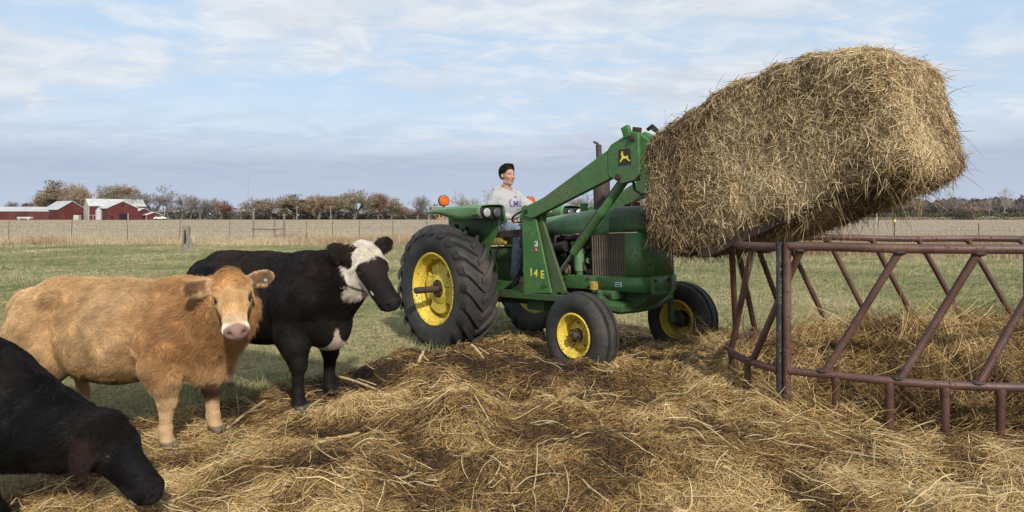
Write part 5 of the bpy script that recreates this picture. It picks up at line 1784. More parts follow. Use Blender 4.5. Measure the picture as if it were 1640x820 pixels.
for i in range(nleg):
    s = s1_ + i * .352
    if min(abs((s % TOT) - 0), abs((s % TOT) - TOT), abs((s % TOT) - far_s)) < .1: continue
    p = ring_at(s)
    zg = .03 if p.y < 5.6 else -.02
    MB().tube([Vector((p.x, p.y, ZB + .0)) - FO, Vector((p.x, p.y, ZB - .035)) - FO, Vector((p.x, p.y, ZB - .06)) - FO, Vector((p.x, p.y, zg - .04)) - FO], [.03, .036, .029, .028], 12).build('leg', OXIDE, feeder)

# ================================================================== STALKS LYING ON THE HAY
STALK = paint('dry_corn_stalk', (.58, .43, .22), (.42, .29, .13), rough=.6, dirt=.3, scale=12)
for (x0, y0, x1, y1, r_, lift0, lift1, lab) in (
    (wx(542, 6.55), 6.55, wx(606, 6.18), 6.18, .012, .10, .03, 'thick pale yellow stalk lying beside the far foreleg of the black and white cow'),
    (wx(350, 5.1), 5.1, wx(424, 5.75), 5.75, .012, .01, .08, 'straight pale stalk slanting up between the tan cow and the black and white cow'),
    (wx(462, 4.45), 4.45, wx(575, 4.95), 4.95, .013, .02, .04, 'longest brown stalk lying on the hay in the middle foreground'),
    (wx(205, 5.2), 5.2, wx(300, 5.12), 5.12, .009, .01, .02, 'thin yellow stalk lying behind the near foreleg of the tan cow'),
    (wx(872, 7.9), 7.9, wx(880, 7.6), 7.6, .014, .22, .05, 'short pale splinter sticking up left of the near front wheel'),
    (wx(678, 6.9), 6.9, wx(668, 6.7), 6.7, .014, .14, .03, 'short pale stub standing in the brown hay by the rear tyre'),
    (wx(755, 7.2), 7.2, wx(775, 6.95), 6.95, .015, .12, .02, 'stubby tan stalk in the brown hay in front of the rear tyre'),
):
    A_ = Vector((x0, y0, float(hay_at(np.array([x0]), np.array([y0]))[0]) + lift0)); B_ = Vector((x1, y1, float(hay_at(np.array([x1]), np.array([y1]))[0]) + lift1))
    e = empty('corn_stalk', B_, label=lab, cat='stalk')
    A_ -= B_
    mid = A_ * .5 + Vector((0, 0, .01))
    mb = MB(); mb.tube([Vector((0, 0, 0)), A_ * .25 + Vector((0, 0, .004)), mid, A_ * .75 + Vector((.006, 0, .006)), A_], [r_ * .7, r_ * .9, r_, r_ * 1.05, r_], 8)
    for k in (.3, .62): mb.ball(A_ * k + Vector((0, 0, .006)), r_ * 1.25, 8, 6)
    mb.build('stem', STALK, e)
    pts = [A_ * .62, A_ * .55 + Vector((.02, .01, .03)), A_ * .4 + Vector((.05, .02, .015)), A_ * .3 + Vector((.09, .02, -.0))]
    MB().sheet([[p + Vector((0, 0, 0)), p + Vector((.004, .012, .004))] for p in pts]).build('husk', STALK, e, solid=.001)
# ================================================================== CATTLE
SKIN_FUR = attr_mat('fur_skin', .75, .25)
FURM = attr_mat('fur_hair', .6, .18)
EYE = plain('cow_eye', (.012, .008, .007), .06)
LID = plain('cow_eyelid', (.012, .009, .008), .8)


def head_axes(P, M, up):
    P = np.array(P, float); M = np.array(M, float)
    L = np.linalg.norm(M - P); A = rot_to(M - P, up)      # rows f, side, up
    return P, L, A


def make_cow(name, label, loc, rotz, sc, poll, muz, up, neck, feet, coat, furlen, nfur, h=.0125, ear=None, seed=1, fur_r=.0011, rump=-.72, nose_c=(.5, .3, .25), eye_off=0, chestx=.60, eyec=EYE, belly=.41):
    """poll, muz, neck and feet are in the cow's own frame (x forward, y left, z up)"""
    S = SDF()
    g = lambda *a: tuple(sc * v for v in a)
    # trunk
    S.cone(g(.44, 0, .83), g(-.02, 0, .825), .325 * sc, .350 * sc, .05, .82)
    S.cone(g(-.02, 0, .825), g(rump + .22, 0, .86), .350 * sc, .305 * sc, .05, .84)
    S.ell(g(-.08, 0, .755), g(.52, .33, .31), .06 * sc)
    S.cone(g(rump + .25, 0, .90), g(rump, 0, .93), .275 * sc, .20 * sc, .05, .95)
    S.cone(g(.45, 0, 1.03), g(-.55, 0, 1.06), .14 * sc, .12 * sc, .10 * sc, .9)          # topline
    S.cone(g(.40, 0, 1.05), g(.62, 0, 1.02), .13 * sc, .14 * sc, .08)
    S.ell(g(chestx, 0, .74), g(.22, .20, .28), .07)                                        # brisket
    S.ell(g(chestx + .08, 0, .60), g(.14, .10, .13), .06)
    for s in (-1, 1):
        S.ell(g(rump + .32, s * .215, 1.06), g(.10, .05, .055), .05)                          # hook bones
        S.ell(g(rump + .03, s * .11, 1.0), g(.09, .06, .06), .05)
        S.ell(g(.50, s * .20, .84), g(.17, .13, .27), .06, (.35, 0, -1), (1, 0, .35))       # shoulder
        S.ell(g(rump + .16, s * .19, .78), g(.21, .13, .30), .06)                           # thigh
        S.ell(g(.42, s * .12, .58), g(.14, .12, .12), .06)
    # tail
    S.chain([g(rump - .14, 0, 1.06), g(rump - .21, 0, .98), g(rump - .235, 0, .80), g(rump - .22, .01, .55), g(rump - .22, .02, .38)], [.045 * sc, .034 * sc, .024 * sc, .02 * sc, .03 * sc], .03)
    # legs
    for key, (fx, fy_, fz) in feet.items():
        s = -1 if key[1] == 'R' else 1
        if key[0] == 'F':
            el = np.array(g(.44, s * .19, .60)); kn = np.array([fx * .75 + .25 * el[0] + .02 * sc, fy_ * .75 + el[1] * .25, fz + .33 * sc])
            ft = np.array([fx * .97 + el[0] * .03, fy_, fz + .125 * sc]); ho = np.array([fx + .012, fy_, fz + .045 * sc])
            S.chain([np.array(g(.47, s * .18, .78)), el, (el + kn) / 2 + np.array([.01, 0, .02]), kn], [.16 * sc, .130 * sc, .098 * sc, .066 * sc], .05)
            S.ell(kn + np.array([.012 * sc, 0, 0]), g(.055, .055, .065), .03)
            S.chain([kn, (kn + ft) / 2, ft], [.05 * sc, .041 * sc, .043 * sc], .03)
        else:
            st = np.array(g(rump + .26, s * .19, .60)); hk = np.array([fx - .05 * sc, fy_ * .9 + .1 * st[1], fz + .44 * sc])
            ft = np.array([fx - .01, fy_, fz + .125 * sc]); ho = np.array([fx + .02, fy_, fz + .045 * sc])
            S.chain([np.array(g(rump + .16, s * .18, .80)), st, st * .42 + hk * .58 + np.array([.0, 0, .01]), hk], [.20 * sc, .15 * sc, .088 * sc, .058 * sc], .05)
            S.ell(hk + np.array([-.022 * sc, 0, .02 * sc]), g(.04, .034, .055), .02)
            S.chain([hk, (hk + ft) / 2, ft], [.05 * sc, .04 * sc, .044 * sc], .03)
        S.cone(ft, ho, .047 * sc, .052 * sc, .02)
        for d_ in (-1, 1):
            S.cone(ho + np.array([.015, d_ * .024 * sc, 0]), ho + np.array([.045 * sc, d_ * .026 * sc, -.028 * sc]), .034 * sc, .030 * sc, .01)
    # neck
    S.chain([np.array(p[:3]) for p in neck], [p[3] for p in neck], .08, .78, (0, 1, 0))
    # head
    P, L, A = head_axes(poll, muz, up)
    H = lambda a, b, c=0: P + L * (a * A[0] + b * A[2] + c * A[1])
    f_, s_, u_ = A
    S.ell(H(.15, -.19), np.array([.21, .19, .19]) * L, .05, f_, u_)
    S.ell(H(.33, -.19), np.array([.24, .222, .165]) * L, .04, f_, u_)
    S.cone(H(.38, -.21), H(.88, -.195), .170 * L, .142 * L, .04, .98, s_)
    S.cone(H(.26, -.36), H(.80, -.30), .118 * L, .085 * L, .05, .85, s_)
    for s in (-1, 1):
        S.ell(H(.27, -.32, s * .105), np.array([.17, .06, .15]) * L, .04, f_, u_)
        S.ell(H(.345, -.105, s * .172), np.array([.085, .05, .042]) * L, .025, f_, u_)
    S.ell(H(.885, -.185), np.array([.125, .158, .115]) * L, .03, f_, u_)
    S.ell(H(.84, -.305), np.array([.10, .105, .055]) * L, .02, f_, u_)
    S.ell(H(.02, -.11), np.array([.085, .12, .09]) * L, .04, f_, u_)
    for s in (-1, 1):
        S.ell(H(.985, -.145, s * .085), np.array([.045, .028, .030]) * L, .010, (f_ + s * s_ * .6), u_, op=-1)
        S.ell(H(.395, -.150, s * .225), np.array([.045, .040, .034]) * L, .015, f_, u_, op=-1)
    S.ell(H(.93, -.268), np.array([.13, .19, .009]) * L, .008, f_, u_, op=-1)
    # ears
    ear = ear or {}
    ears = []
    for s in (-1, 1):
        ed = ear.get(s, dict(d=(0, 0, 1)))
        dirv = s * s_ * ed.get('out', 1.0) + u_ * ed.get('up', 0.05) + f_ * ed.get('f', -.25)
        dirv = dirv / np.linalg.norm(dirv)
        nrm_ = ed.get('n', None); nrm_ = u_ if nrm_ is None else np.array(nrm_, float)
        b0 = H(.10, -.16, s * .17); el_ = ed.get('len', 1.0); c0 = b0 + dirv * .235 * L * el_
        S.cone(b0, b0 + dirv * .12 * L, .055 * L, .05 * L, .03)
        S.ell(c0, np.array([.215 * el_, .118, .030]) * L, .02, dirv, nrm_)
        Mx = rot_to(dirv, nrm_)
        S.ell(c0 + Mx[2] * .036 * L, np.array([.17, .085, .028]) * L, .012, dirv, nrm_, op=-1)
        ears.append((c0, Mx))
    V, F = S.mesh(h)
    V = smooth_mesh(V, F, 3, .5)
    N = vnormals(V, F)
    # skin wrinkle and muscle relief
    amp = (fbm(V[:, 0] * 9 + seed, V[:, 2] * 9, V[:, 1] * 9, oct=3, seed=seed) - .5) * .016 + (fbm(V[:, 0] * 3 + seed, V[:, 2] * 3, V[:, 1] * 3, oct=2, seed=seed + 5) - .5) * .018
    V = V + N * amp[:, None]

    def headc(p):
        q_ = (p - P) / L
        return q_ @ f_, q_ @ u_, q_ @ s_

    root = empty(name, (loc[0], loc[1], 0), (0, 0, rotz), label=label, cat='cow')
    inner = np.zeros(len(V))
    for c0, Mx in ears:
        d = (V - c0) @ Mx.T / L
        inner = np.maximum(inner, ((np.abs(d[:, 0]) < .155) & (np.abs(d[:, 1]) < .078) & (d[:, 2] > -.012) & (d[:, 2] < .03)).astype(float) * sstep(N @ Mx[2], .1, .6))
    def earm(p):
        e_ = np.zeros(len(p))
        for c0, Mx in ears:
            d = (p - c0) @ Mx.T / L
            e_ = np.maximum(e_, ((np.abs(d[:, 0]) < .23) & (np.abs(d[:, 1]) < .14) & (np.abs(d[:, 2]) < .07)).astype(float))
        return e_

    C, bare = coat(V, *headc(V), inner, N, earm(V))
    me = np_mesh('cow_body', V, F); set_col(me, C * .8)
    body = link_mesh('body', me, SKIN_FUR, root)
    # eyes
    for s in (-1, 1):
        MB().ball(H(.395, -.145, s * .198), .036 * L, 16, 12).build('eye', eyec, root, smooth=180)
        lid = [H(.395 + .050 * math.cos(q_), -.150 + .034 * math.sin(q_), s * (.216 - .012 * math.cos(q_))) for q_ in np.linspace(0, 2 * PI, 15)]
        MB().tube(lid, .0050 * L, 6, cap=False).build('eyelid', LID, root, smooth=180)
    # fur
    ctr = V[F].mean(1)
    a_, b_, c_ = headc(ctr)
    hd = (a_ > .0) & (a_ < 1.1) & (b_ > -.5) & (np.abs(c_) < .6)
    w_ = np.where(hd, 2.6, 1.0) * (1 - .0 * a_)
    P0, f, W4 = sample_surface(V, F, nfur, w_)
    n_ = (N[F[f]] * W4).sum(1); n_ /= np.linalg.norm(n_, axis=1)[:, None] + 1e-9
    inn = (inner[F[f]][..., None] * W4).sum(1)[:, 0]
    em = earm(P0) > .5
    col, br_ = coat(P0, *headc(P0), inn, n_, earm(P0))
    a_, b_, c_ = headc(P0)
    for s in (-1, 1):
        br_ = np.maximum(br_, np.hypot(np.hypot(a_ - .395, b_ + .15) , c_ - s * .20) < .068)
    keep = (br_ < .5) & (P0[:, 2] > .11 * sc + .03)
    a_, b_, c_ = headc(P0)
    hd = (a_ > -.02) & (a_ < 1.1) & (b_ > -.5) & (b_ < .2) & (np.abs(c_) < .28) & ~em
    flow = np.tile(np.array([-.75, 0, -.65]), (len(P0), 1))
    flow[P0[:, 2] < .5 * sc] = (-.1, 0, -1)
    fl_h = -f_ * .2 - u_ * .0 + s_ * 0
    flow[hd] = (-f_ * 0.9)
    isf = hd & (a_ < .27) & (b_ > -.22)        # poll hair falls forward
    flow[isf] = f_ * .8 - np.array([0, 0, .5])
    clump = np.stack([fbm(P0[:, 0] * 14 + k * 9, P0[:, 2] * 14, P0[:, 1] * 14, oct=2, seed=seed + 30 + k) - .5 for k in range(3)], 1)
    clump2 = np.stack([fbm(P0[:, 0] * 4 + k * 9, P0[:, 2] * 4, P0[:, 1] * 4, oct=2, seed=seed + 60 + k) - .5 for k in range(3)], 1)
    shag = furlen(P0, a_, b_, c_, hd, isf, em)
    flow = flow + clump * (2.6 + 14 * np.clip(shag - .03, 0, .1))[:, None] * 1.3 + clump2 * 1.6 + RNG.normal(0, .22, P0.shape)
    flow -= n_ * (flow * n_).sum(1, keepdims=True); flow /= np.linalg.norm(flow, axis=1)[:, None] + 1e-9
    k = 4; s = np.linspace(0, 1, k)[None, :, None]
    Ln = (shag * RNG.uniform(.6, 1.25, len(P0)))[:, None, None]
    liftn = np.clip(.42 + 5 * (shag - .03), .36, .75)[:, None, None]
    curl = RNG.normal(0, 1, (len(P0), 1, 3)) * np.clip((shag - .03) * 12, 0, .8)[:, None, None]
    Q = P0[:, None, :] + Ln * (flow[:, None, :] * s * .95 + n_[:, None, :] * liftn * (s - .55 * s * s) + curl * s * s * .5)
    Q[..., 2] -= Ln[..., 0] * np.clip(shag * 8, 0, .5)[:, None] * s[..., 0] ** 2 * .5
    mshade = RNG.uniform(.65, 1.35, (len(P0), 1)) * (1 + clump.sum(1, keepdims=True) * .5 + clump2.sum(1, keepdims=True) * .12)
    rr = fur_r * (1 + 6 * np.clip(shag - .02, 0, .05))
    strands('fur', Q[keep], (rr[:, None] * np.array([1.0, .9, .65, .2]))[keep], np.clip(col * mshade, 0, 1)[keep], FURM, root, kind='stuff')
    return root, H, L, A, ears, sc


def mixc(a, b, k):
    return a * (1 - k[:, None]) + np.array(b) * k[:, None]


# ---- tan heifer
def coat_tan(p, a, b, c, inner, nrm, em):
    n = len(p)
    t = fbm(p[:, 0] * 3.0, p[:, 2] * 3.0, p[:, 1] * 3, oct=3, seed=200)
    C = np.tile(np.array([.52, .345, .18]), (n, 1))
    C = mixc(C, (.48, .28, .12), sstep(t, .35, .7) * .6)
    C = mixc(C, (.40, .185, .066), sstep(p[:, 0], .10, .70) * sstep(p[:, 2], .42, .75) * .7)      # redder front quarter
    C = mixc(C, (.64, .46, .26), sstep(-p[:, 0], .35, .9) * .6)                               # paler rump
    C = mixc(C, (.62, .43, .24), sstep(.46 - p[:, 2], 0, .14) * .7)                           # pale shanks
    C = mixc(C, (.12, .055, .025), np.exp(-((p[:, 2] - .33) / .045) ** 2) * (p[:, 0] > .2) * sstep(t, .42, .5) * .75)   # dark smudge at the knee
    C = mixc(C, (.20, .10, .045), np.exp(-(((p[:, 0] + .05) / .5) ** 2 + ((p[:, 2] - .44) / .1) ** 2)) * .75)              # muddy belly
    hd = (a > 0.0) & (a < 1.12) & (b > -.5) & (b < .12) & (np.abs(c) < .27) & (em < .5)
    face = np.tile(np.array([.56, .34, .155]), (n, 1))
    face = mixc(face, (.50, .26, .10), sstep(.28 - a, 0, .12))
    face = mixc(face, (.60, .42, .25), sstep(a, .62, .80))
    face = mixc(face, (.76, .66, .52), sstep(a + np.abs(c) * .5 - b * .3, .90, .97))
    for s in (-1, 1):
        face = mixc(face, (.66, .46, .30), np.exp(-(((a - .46) / .07) ** 2 + ((c - s * .19) / .05) ** 2)) * .5)
        face = mixc(face, (.07, .035, .02), np.exp(-(((a - .395) / .06) ** 2 + ((c - s * .20) / .04) ** 2 + ((b + .14) / .06) ** 2)))
        face = mixc(face, (.30, .15, .06), np.exp(-(((a - .50) / .07) ** 2 + ((c - s * .10) / .045) ** 2 + ((b + .02) / .08) ** 2)) * .5)
    C[hd] = face[hd]
    nose = (a > .895) & (a < 1.1) & (b > -.262) & (b < .02) & (np.abs(c) < .16)
    nose_k = sstep(a - np.abs(c) * .35 - np.abs(b + .16) * .2, .84, .87) * nose
    C = mixc(C, (.33, .205, .165), nose_k)
    nos = np.zeros(n)
    for s in (-1, 1):
        nos = np.maximum(nos, np.exp(-(((b + .145) / .03) ** 2 + ((c - s * .088) / .03) ** 2)) * (a > .88))
    C = mixc(C, (.06, .025, .02), nos * nose * .95)
    mouth = np.exp(-((b + .268) / .012) ** 2) * (a > .78) * (np.abs(c) < .17)
    C = mixc(C, (.10, .05, .04), mouth * .9)
    C = mixc(C, (.58, .40, .23), em * .8)
    C = mixc(C, (.16, .08, .04), inner * .9)
    hoof = sstep(.085 - p[:, 2], 0, .01)
    C = mixc(C, (.22, .17, .11), hoof)
    return C, np.maximum(nose_k, np.maximum(hoof, mouth * .0))


def len_tan(p, a, b, c, hd, isf, em):
    L = np.full(len(p), .034)
    L += .024 * sstep(p[:, 0], .30, .75) * (p[:, 2] > .5) * (~hd)
    L = np.where(hd, .010, L)
    L = np.where(isf, .042, L)
    L = np.where(em, .028, L)
    L = np.where(p[:, 2] < .42, .012, L)
    return L


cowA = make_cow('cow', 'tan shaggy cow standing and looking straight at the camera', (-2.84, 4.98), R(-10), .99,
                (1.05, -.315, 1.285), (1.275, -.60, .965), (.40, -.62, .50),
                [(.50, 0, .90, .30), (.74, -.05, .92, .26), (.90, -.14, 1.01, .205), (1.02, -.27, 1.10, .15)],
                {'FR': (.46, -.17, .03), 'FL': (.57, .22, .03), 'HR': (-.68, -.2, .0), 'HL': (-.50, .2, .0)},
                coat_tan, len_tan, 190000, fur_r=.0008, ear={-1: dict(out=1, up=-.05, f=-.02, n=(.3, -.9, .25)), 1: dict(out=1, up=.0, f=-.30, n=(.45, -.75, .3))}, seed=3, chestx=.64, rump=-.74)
root, H, L_, A_, ears_, _ = cowA
c0, Mx = ears_[1]
o = MB().lathe([(0, .011), (.004, .012), (.007, .010), (.007, 0)], 'z', n=18).build('ear_tag', plain('blue_tag', (.16, .30, .34), .6), root)
o.matrix_local = Matrix.Translation(Vector(c0 + Mx[2] * .014 - Mx[1] * .03 + Mx[0] * .015)) @ Matrix(np.array([Mx[0], Mx[1], Mx[2]]).T.tolist()).to_4x4()

# ---- black cow with white face markings
def coat_bw(p, a, b, c, inner, nrm, em):
    n = len(p)
    t = fbm(p[:, 0] * 2.5, p[:, 2] * 2.5, p[:, 1] * 2.5, oct=3, seed=210)
    C = np.tile(np.array([.009, .007, .0065]), (n, 1))
    C = mixc(C, (.022, .012, .010), sstep(p[:, 2], .95, 1.35) * sstep(t, .3, .6) * .9)
    white = (.70, .64, .54)
    j = (fbm(a * 9, c * 9 + b * 7, oct=2, seed=77) - .5) * .05
    hd = (a > -.06) & (a < 1.12) & (b < .15) & (b > -.62) & (np.abs(c) < .30) & (em < .5)
    w1 = sstep(.285 - a + j + np.abs(c) * .1, -.012, .012) * sstep(b, -.235, -.20)
    lowb = np.interp(a, [.0, .10, .22, .45, .62, .92], [-.02, -.05, -.13, -.235, -.28, -.275])
    w2 = sstep(lowb - b + j, -.012, .012) * sstep(a, .0, .03) * sstep(.90 - a, -.01, .02)
    blackline = np.exp(-(((b + .42) / .022) ** 2)) * (a > .28) * (a < .55)
    w2 = w2 * (1 - blackline)
    w3 = np.exp(-(((a - .70) / .065) ** 2 + ((b + .20) / .028) ** 2) * 1.6) > .5
    C = mixc(C, white, np.maximum(np.maximum(w1, w2), w3 * 1.0) * hd)
    # brisket, hind fetlock and front pastern markings
    br = sstep(.70 - p[:, 2] + (t - .5) * .2, 0, .03) * (np.abs(p[:, 1] - .02) < .12) * (p[:, 0] > .48) * (p[:, 0] < .9) * (p[:, 2] > .42)
    C = mixc(C, (.50, .42, .34), br * 1.0)
    fet = (p[:, 2] < .19) & (p[:, 2] > .08) & (p[:, 0] < -.2) & (t > .35)
    C = mixc(C, (.6, .55, .5), fet * 1.0)
    hoof = sstep(.085 - p[:, 2], 0, .01)
    C = mixc(C, (.16, .14, .12), hoof)
    C = mixc(C, (.02, .015, .013), inner * .5)
    nose = ((a > .93) & (a < 1.1) & (b > -.262) & (b < .02) & (np.abs(c) < .135)) * 1.0
    C = mixc(C, (.018, .016, .018), nose)
    nos = np.zeros(n)
    for s in (-1, 1):
        nos = np.maximum(nos, np.exp(-(((b + .145) / .03) ** 2 + ((c - s * .08) / .03) ** 2)) * (a > .88))
    C = mixc(C, (.003, .003, .003), nos * nose)
    return C, np.maximum(nose, hoof)


def len_bw(p, a, b, c, hd, isf, em):
    L = np.full(len(p), .018)
    L += .020 * sstep(p[:, 0], .5, .9) * (p[:, 2] > .8) * (~hd)
    L = np.where(hd, .010, L)
    L = np.where(isf, .042, L)
    L = np.where(em, .036, L)
    return L


make_cow('cow', 'black cow with a white poll and white jaw standing side-on', (-2.2, 6.15), R(-28), 1.1,
         (1.155, -.065, 1.435), (1.575, -.16, 1.00), (.78, -.36, .60),
         [(.55, 0, 1.02, .32), (.80, -.01, 1.08, .27), (1.02, -.03, 1.19, .20), (1.16, -.05, 1.27, .135)],
         {'FR': (.60, -.24, .04), 'FL': (.50, .23, .06), 'HR': (-.60, -.15, .0), 'HL': (-.76, .16, .0)},
         coat_bw, len_bw, 130000, fur_r=.0009, ear={-1: dict(out=1, up=.15, f=-.75, n=(.5, -.8, .3), len=.8), 1: dict(out=1, up=.25, f=-.45, n=(.6, -.3, .5), len=.8)}, seed=9, chestx=.62, h=.0135)

# ---- black cow feeding in the foreground
def coat_bk(p, a, b, c, inner, nrm, em):
    n = len(p)
    t = fbm(p[:, 0] * 2.5, p[:, 2] * 2.5, p[:, 1] * 2.5, oct=3, seed=220)
    C = np.tile(np.array([.0055, .005, .0055]), (n, 1))
    C = mixc(C, (.018, .010, .008), sstep(t, .5, .75) * .6)
    earz = em > .5
    C[earz] = mixc(C[earz], (.028, .0145, .0115), np.full(earz.sum(), .85))
    pollz = (a < .33) & (a > -.1) & (b > -.2) & (np.abs(c) < .24)
    C[pollz] = mixc(C[pollz], (.020, .012, .010), np.full(pollz.sum(), .35))
    C = mixc(C, (.35, .30, .27), (np.exp(-(((a - .90) / .05) ** 2 + ((b + .335) / .03) ** 2)) > .5) * 1.0)
    nose = ((a > .93) & (a < 1.1) & (b > -.262) & (b < .02) & (np.abs(c) < .135)) * 1.0
    C = mixc(C, (.012, .011, .013), nose)
    hoof = sstep(.085 - p[:, 2], 0, .01)
    C = mixc(C, (.06, .05, .045), hoof)
    return C, np.maximum(nose, hoof)


def len_bk(p, a, b, c, hd, isf, em):
    L = np.full(len(p), .020)
    L += .022 * sstep(p[:, 0], .6, 1.1) * (~hd)
    L = np.where(hd, .016, L)
    L = np.where(isf, .06, L)
    L = np.where(em, .035, L)
    return L


make_cow('cow', 'all black cow in the near left corner, head down to the hay', (-3.60, 3.55), R(0), 1.0,
         (1.48, .02, .625), (1.815, -.02, .235), (.74, -.14, .66),
         [(.50, 0, .86, .31), (.78, .02, .69, .30), (1.02, .03, .565, .235), (1.24, .03, .505, .170), (1.36, .03, .475, .13)],
         {'FR': (1.00, -.10, .02), 'FL': (.62, .24, .02), 'HR': (-.66, -.2, .0), 'HL': (-.78, .2, .0)},
         coat_bk, len_bk, 170000, ear={-1: dict(out=.42, up=-.5, f=.62, n=(.25, -1.0, -.05), len=.85), 1: dict(out=.6, up=-.6, f=.3, n=(.5, .6, .3))}, seed=15, chestx=.66, h=.0125, fur_r=.0007)

# ================================================================== THE DRIVER
def person_sdf(parts):
    S = SDF()
    return S


boy = empty('person', T_LOC, T_ROT, label='teenage boy in grey hoodie and jeans driving the tractor', cat='person')
HX_, HZ0 = .255, 2.225
sk = SDF()
# trunk and limbs run on under the clothes so the body is one skin
sk.cone((.20, 0, 1.56), (.22, 0, 1.92), .13, .135, .04, 1.15); sk.cone((.22, -.14, 1.98), (.22, .14, 1.98), .055, .055, .03)
sk.chain([(.22, 0, 2.0), (.235, 0, 2.08), (.250, 0, 2.13)], [.058, .048, .047], .03)
for s, (el, wr) in ((-1, ((.20, -.27, 1.74), (.43, -.17, 1.70))), (1, ((.40, .30, 1.80), (.66, .235, 1.79)))):
    sk.chain([(.22, s * .17, 1.97), el, wr], [.042, .036, .026], .02)
    w_ = np.array(wr); d_ = (w_ - np.array(el)); d_ /= np.linalg.norm(d_)
    hc = w_ + d_ * .055
    sk.ell(hc, (.052, .040, .020), .012, d_, (0, s * .3, 1))
    sd = np.cross(d_, (0, 0, 1.)); sd /= np.linalg.norm(sd)
    for i, (o_, ln_) in enumerate(((-.030, .060), (-.010, .070), (.010, .066), (.028, .052))):
        k0 = hc + d_ * .040 + sd * o_; k1 = k0 + d_ * ln_ * .45 + np.array([0, 0, -.006]); k2 = k1 + d_ * ln_ * .12 + np.array([0, 0, -.028]); k3 = k2 - d_ * .018 + np.array([0, 0, -.016])
        sk.chain([k0, k1, k2, k3], [.0105, .010, .0092, .008], .004)
    th0 = hc - d_ * .012 - s * sd * -.036
    th1 = th0 + d_ * .035 - s * sd * -.022 + np.array([0, 0, -.012]); sk.chain([th0, th1, th1 + d_ * .024 + np.array([0, 0, -.014])], [.014, .012, .009], .006)
    kn, an = (.66, s * .17, 1.50), (.60, s * .22, 1.00)
    sk.chain([(.20, s * .10, 1.54), kn, an], [.08, .055, .035], .03)
# head
hc = np.array((HX_, 0, HZ0))
sk.ell(hc + (-.005, 0, .045), (.100, .074, .096), .03)
sk.ell(hc + (.035, 0, -.025), (.066, .060, .085), .03)
sk.ell(hc + (.062, 0, -.093), (.026, .026, .022), .02)
sk.cone(hc + (.000, -.045, -.075), hc + (.055, -.015, -.09), .022, .02, .02); sk.cone(hc + (.000, .045, -.075), hc + (.055, .015, -.09), .022, .02, .02)
sk.cone(hc + (.096, 0, .014), hc + (.114, 0, -.022), .008, .011, .012)
for s in (-1, 1):
    sk.ell(hc + (.112, s * .012, -.028), (.010, .008, .007), .006)
    sk.ell(hc + (.084, s * .030, .028), (.016, .028, .008), .012)
    sk.ell(hc + (.102, s * .031, .012), (.014, .019, .010), .008, op=-1)
    sk.ell(hc + (.070, s * .045, -.020), (.028, .018, .022), .016)
    sk.ell(hc + (-.012, s * .078, -.002), (.017, .010, .030), .006, (1, 0, .2), (0, 0, 1))
sk.ell(hc + (.094, 0, -.050), (.014, .026, .006), .006); sk.ell(hc + (.092, 0, -.066), (.013, .022, .006), .006)
sk.ell(hc + (.108, 0, -.058), (.016, .018, .0045), .003, op=-1)
V, F = sk.mesh(.0062); V = smooth_mesh(V, F, 1, .4)
d = V - hc
C = np.tile(np.array([.46, .26, .185]), (len(V), 1)) * (.88 + .24 * fbm(V[:, 0] * 30, V[:, 1] * 30, V[:, 2] * 30, oct=3, seed=8))[:, None]
C = mixc(C, (.36, .13, .11), np.exp(-((d[:, 2] + .058) / .012) ** 2 - (d[:, 1] / .028) ** 2) * (d[:, 0] > .08) * .8)
C = mixc(C, (.05, .02, .02), np.exp(-((d[:, 2] + .058) / .0045) ** 2 - (d[:, 1] / .018) ** 2) * (d[:, 0] > .085))
for s in (-1, 1):
    C = mixc(C, (.05, .03, .02), np.exp(-((d[:, 2] - .034 - np.abs(d[:, 1]) * .05) / .0045) ** 2 - ((d[:, 1] - s * .033) / .022) ** 4) * (d[:, 0] > .07) * .9)
    C = mixc(C, (.56, .24, .18), np.exp(-((d[:, 2] + .02) / .02) ** 2 - ((d[:, 1] - s * .045) / .02) ** 2) * (d[:, 0] > .05) * .4)
me = np_mesh('skin', V, F); set_col(me, C)
link_mesh('body', me, attr_mat('boy_skin', .5, .4), boy)
for s in (-1, 1):
    MB().ball(hc + np.array((.088, s * .030, .012)), .0112, 12, 8).build('eye', plain('eye_white%d' % s, (.30, .27, .25), .2), boy, smooth=180)
    MB().ball(hc + np.array((.0935, s * .029, .011)), .0072, 10, 6).build('iris', EYE, boy, smooth=180)
# hair
hr = SDF()
hr.ell(hc + (-.012, 0, .068), (.104, .079, .084), .02)
hr.cone(hc + (.030, -.035, .118), hc + (.036, .035, .122), .026, .028, .02)
hr.ell(hc + (-.055, 0, .03), (.052, .070, .080), .02)
hr.ell(hc + (.095, 0, .030), (.075, .075, .055), .012, op=-1); hr.ell(hc + (.03, 0, -.06), (.11, .12, .075), .015, op=-1)
for s in (-1, 1): hr.ell(hc + (-.005, s * .080, -.010), (.040, .024, .048), .006, op=-1)
V, F = hr.mesh(.007); N = vnormals(V, F); V = V + N * ((fbm(V[:, 0] * 40, V[:, 1] * 40, V[:, 2] * 25, oct=2, seed=5) - .5) * .016)[:, None]
HAIRM = plain('dark_hair', (.022, .015, .011), .5)
hair = link_mesh('hair', np_mesh('hair', V, F), HAIRM, boy)
P0, f, W4 = sample_surface(V, F, 4500); n_ = N[F[f]].mean(1)
dd = n_ * .5 + np.array([.5, 0, .15]) + RNG.normal(0, .3, P0.shape); dd /= np.linalg.norm(dd, axis=1)[:, None]
s_ = np.linspace(0, 1, 3)[None, :, None]
strands('hair_strand', P0[:, None, :] + dd[:, None, :] * .015 * s_, np.array([.0014, .0011, .0004]), np.tile([[.024, .016, .012]], (len(P0), 1)) * RNG.uniform(.6, 1.5, (len(P0), 1)), FURM, hair, kind='stuff')

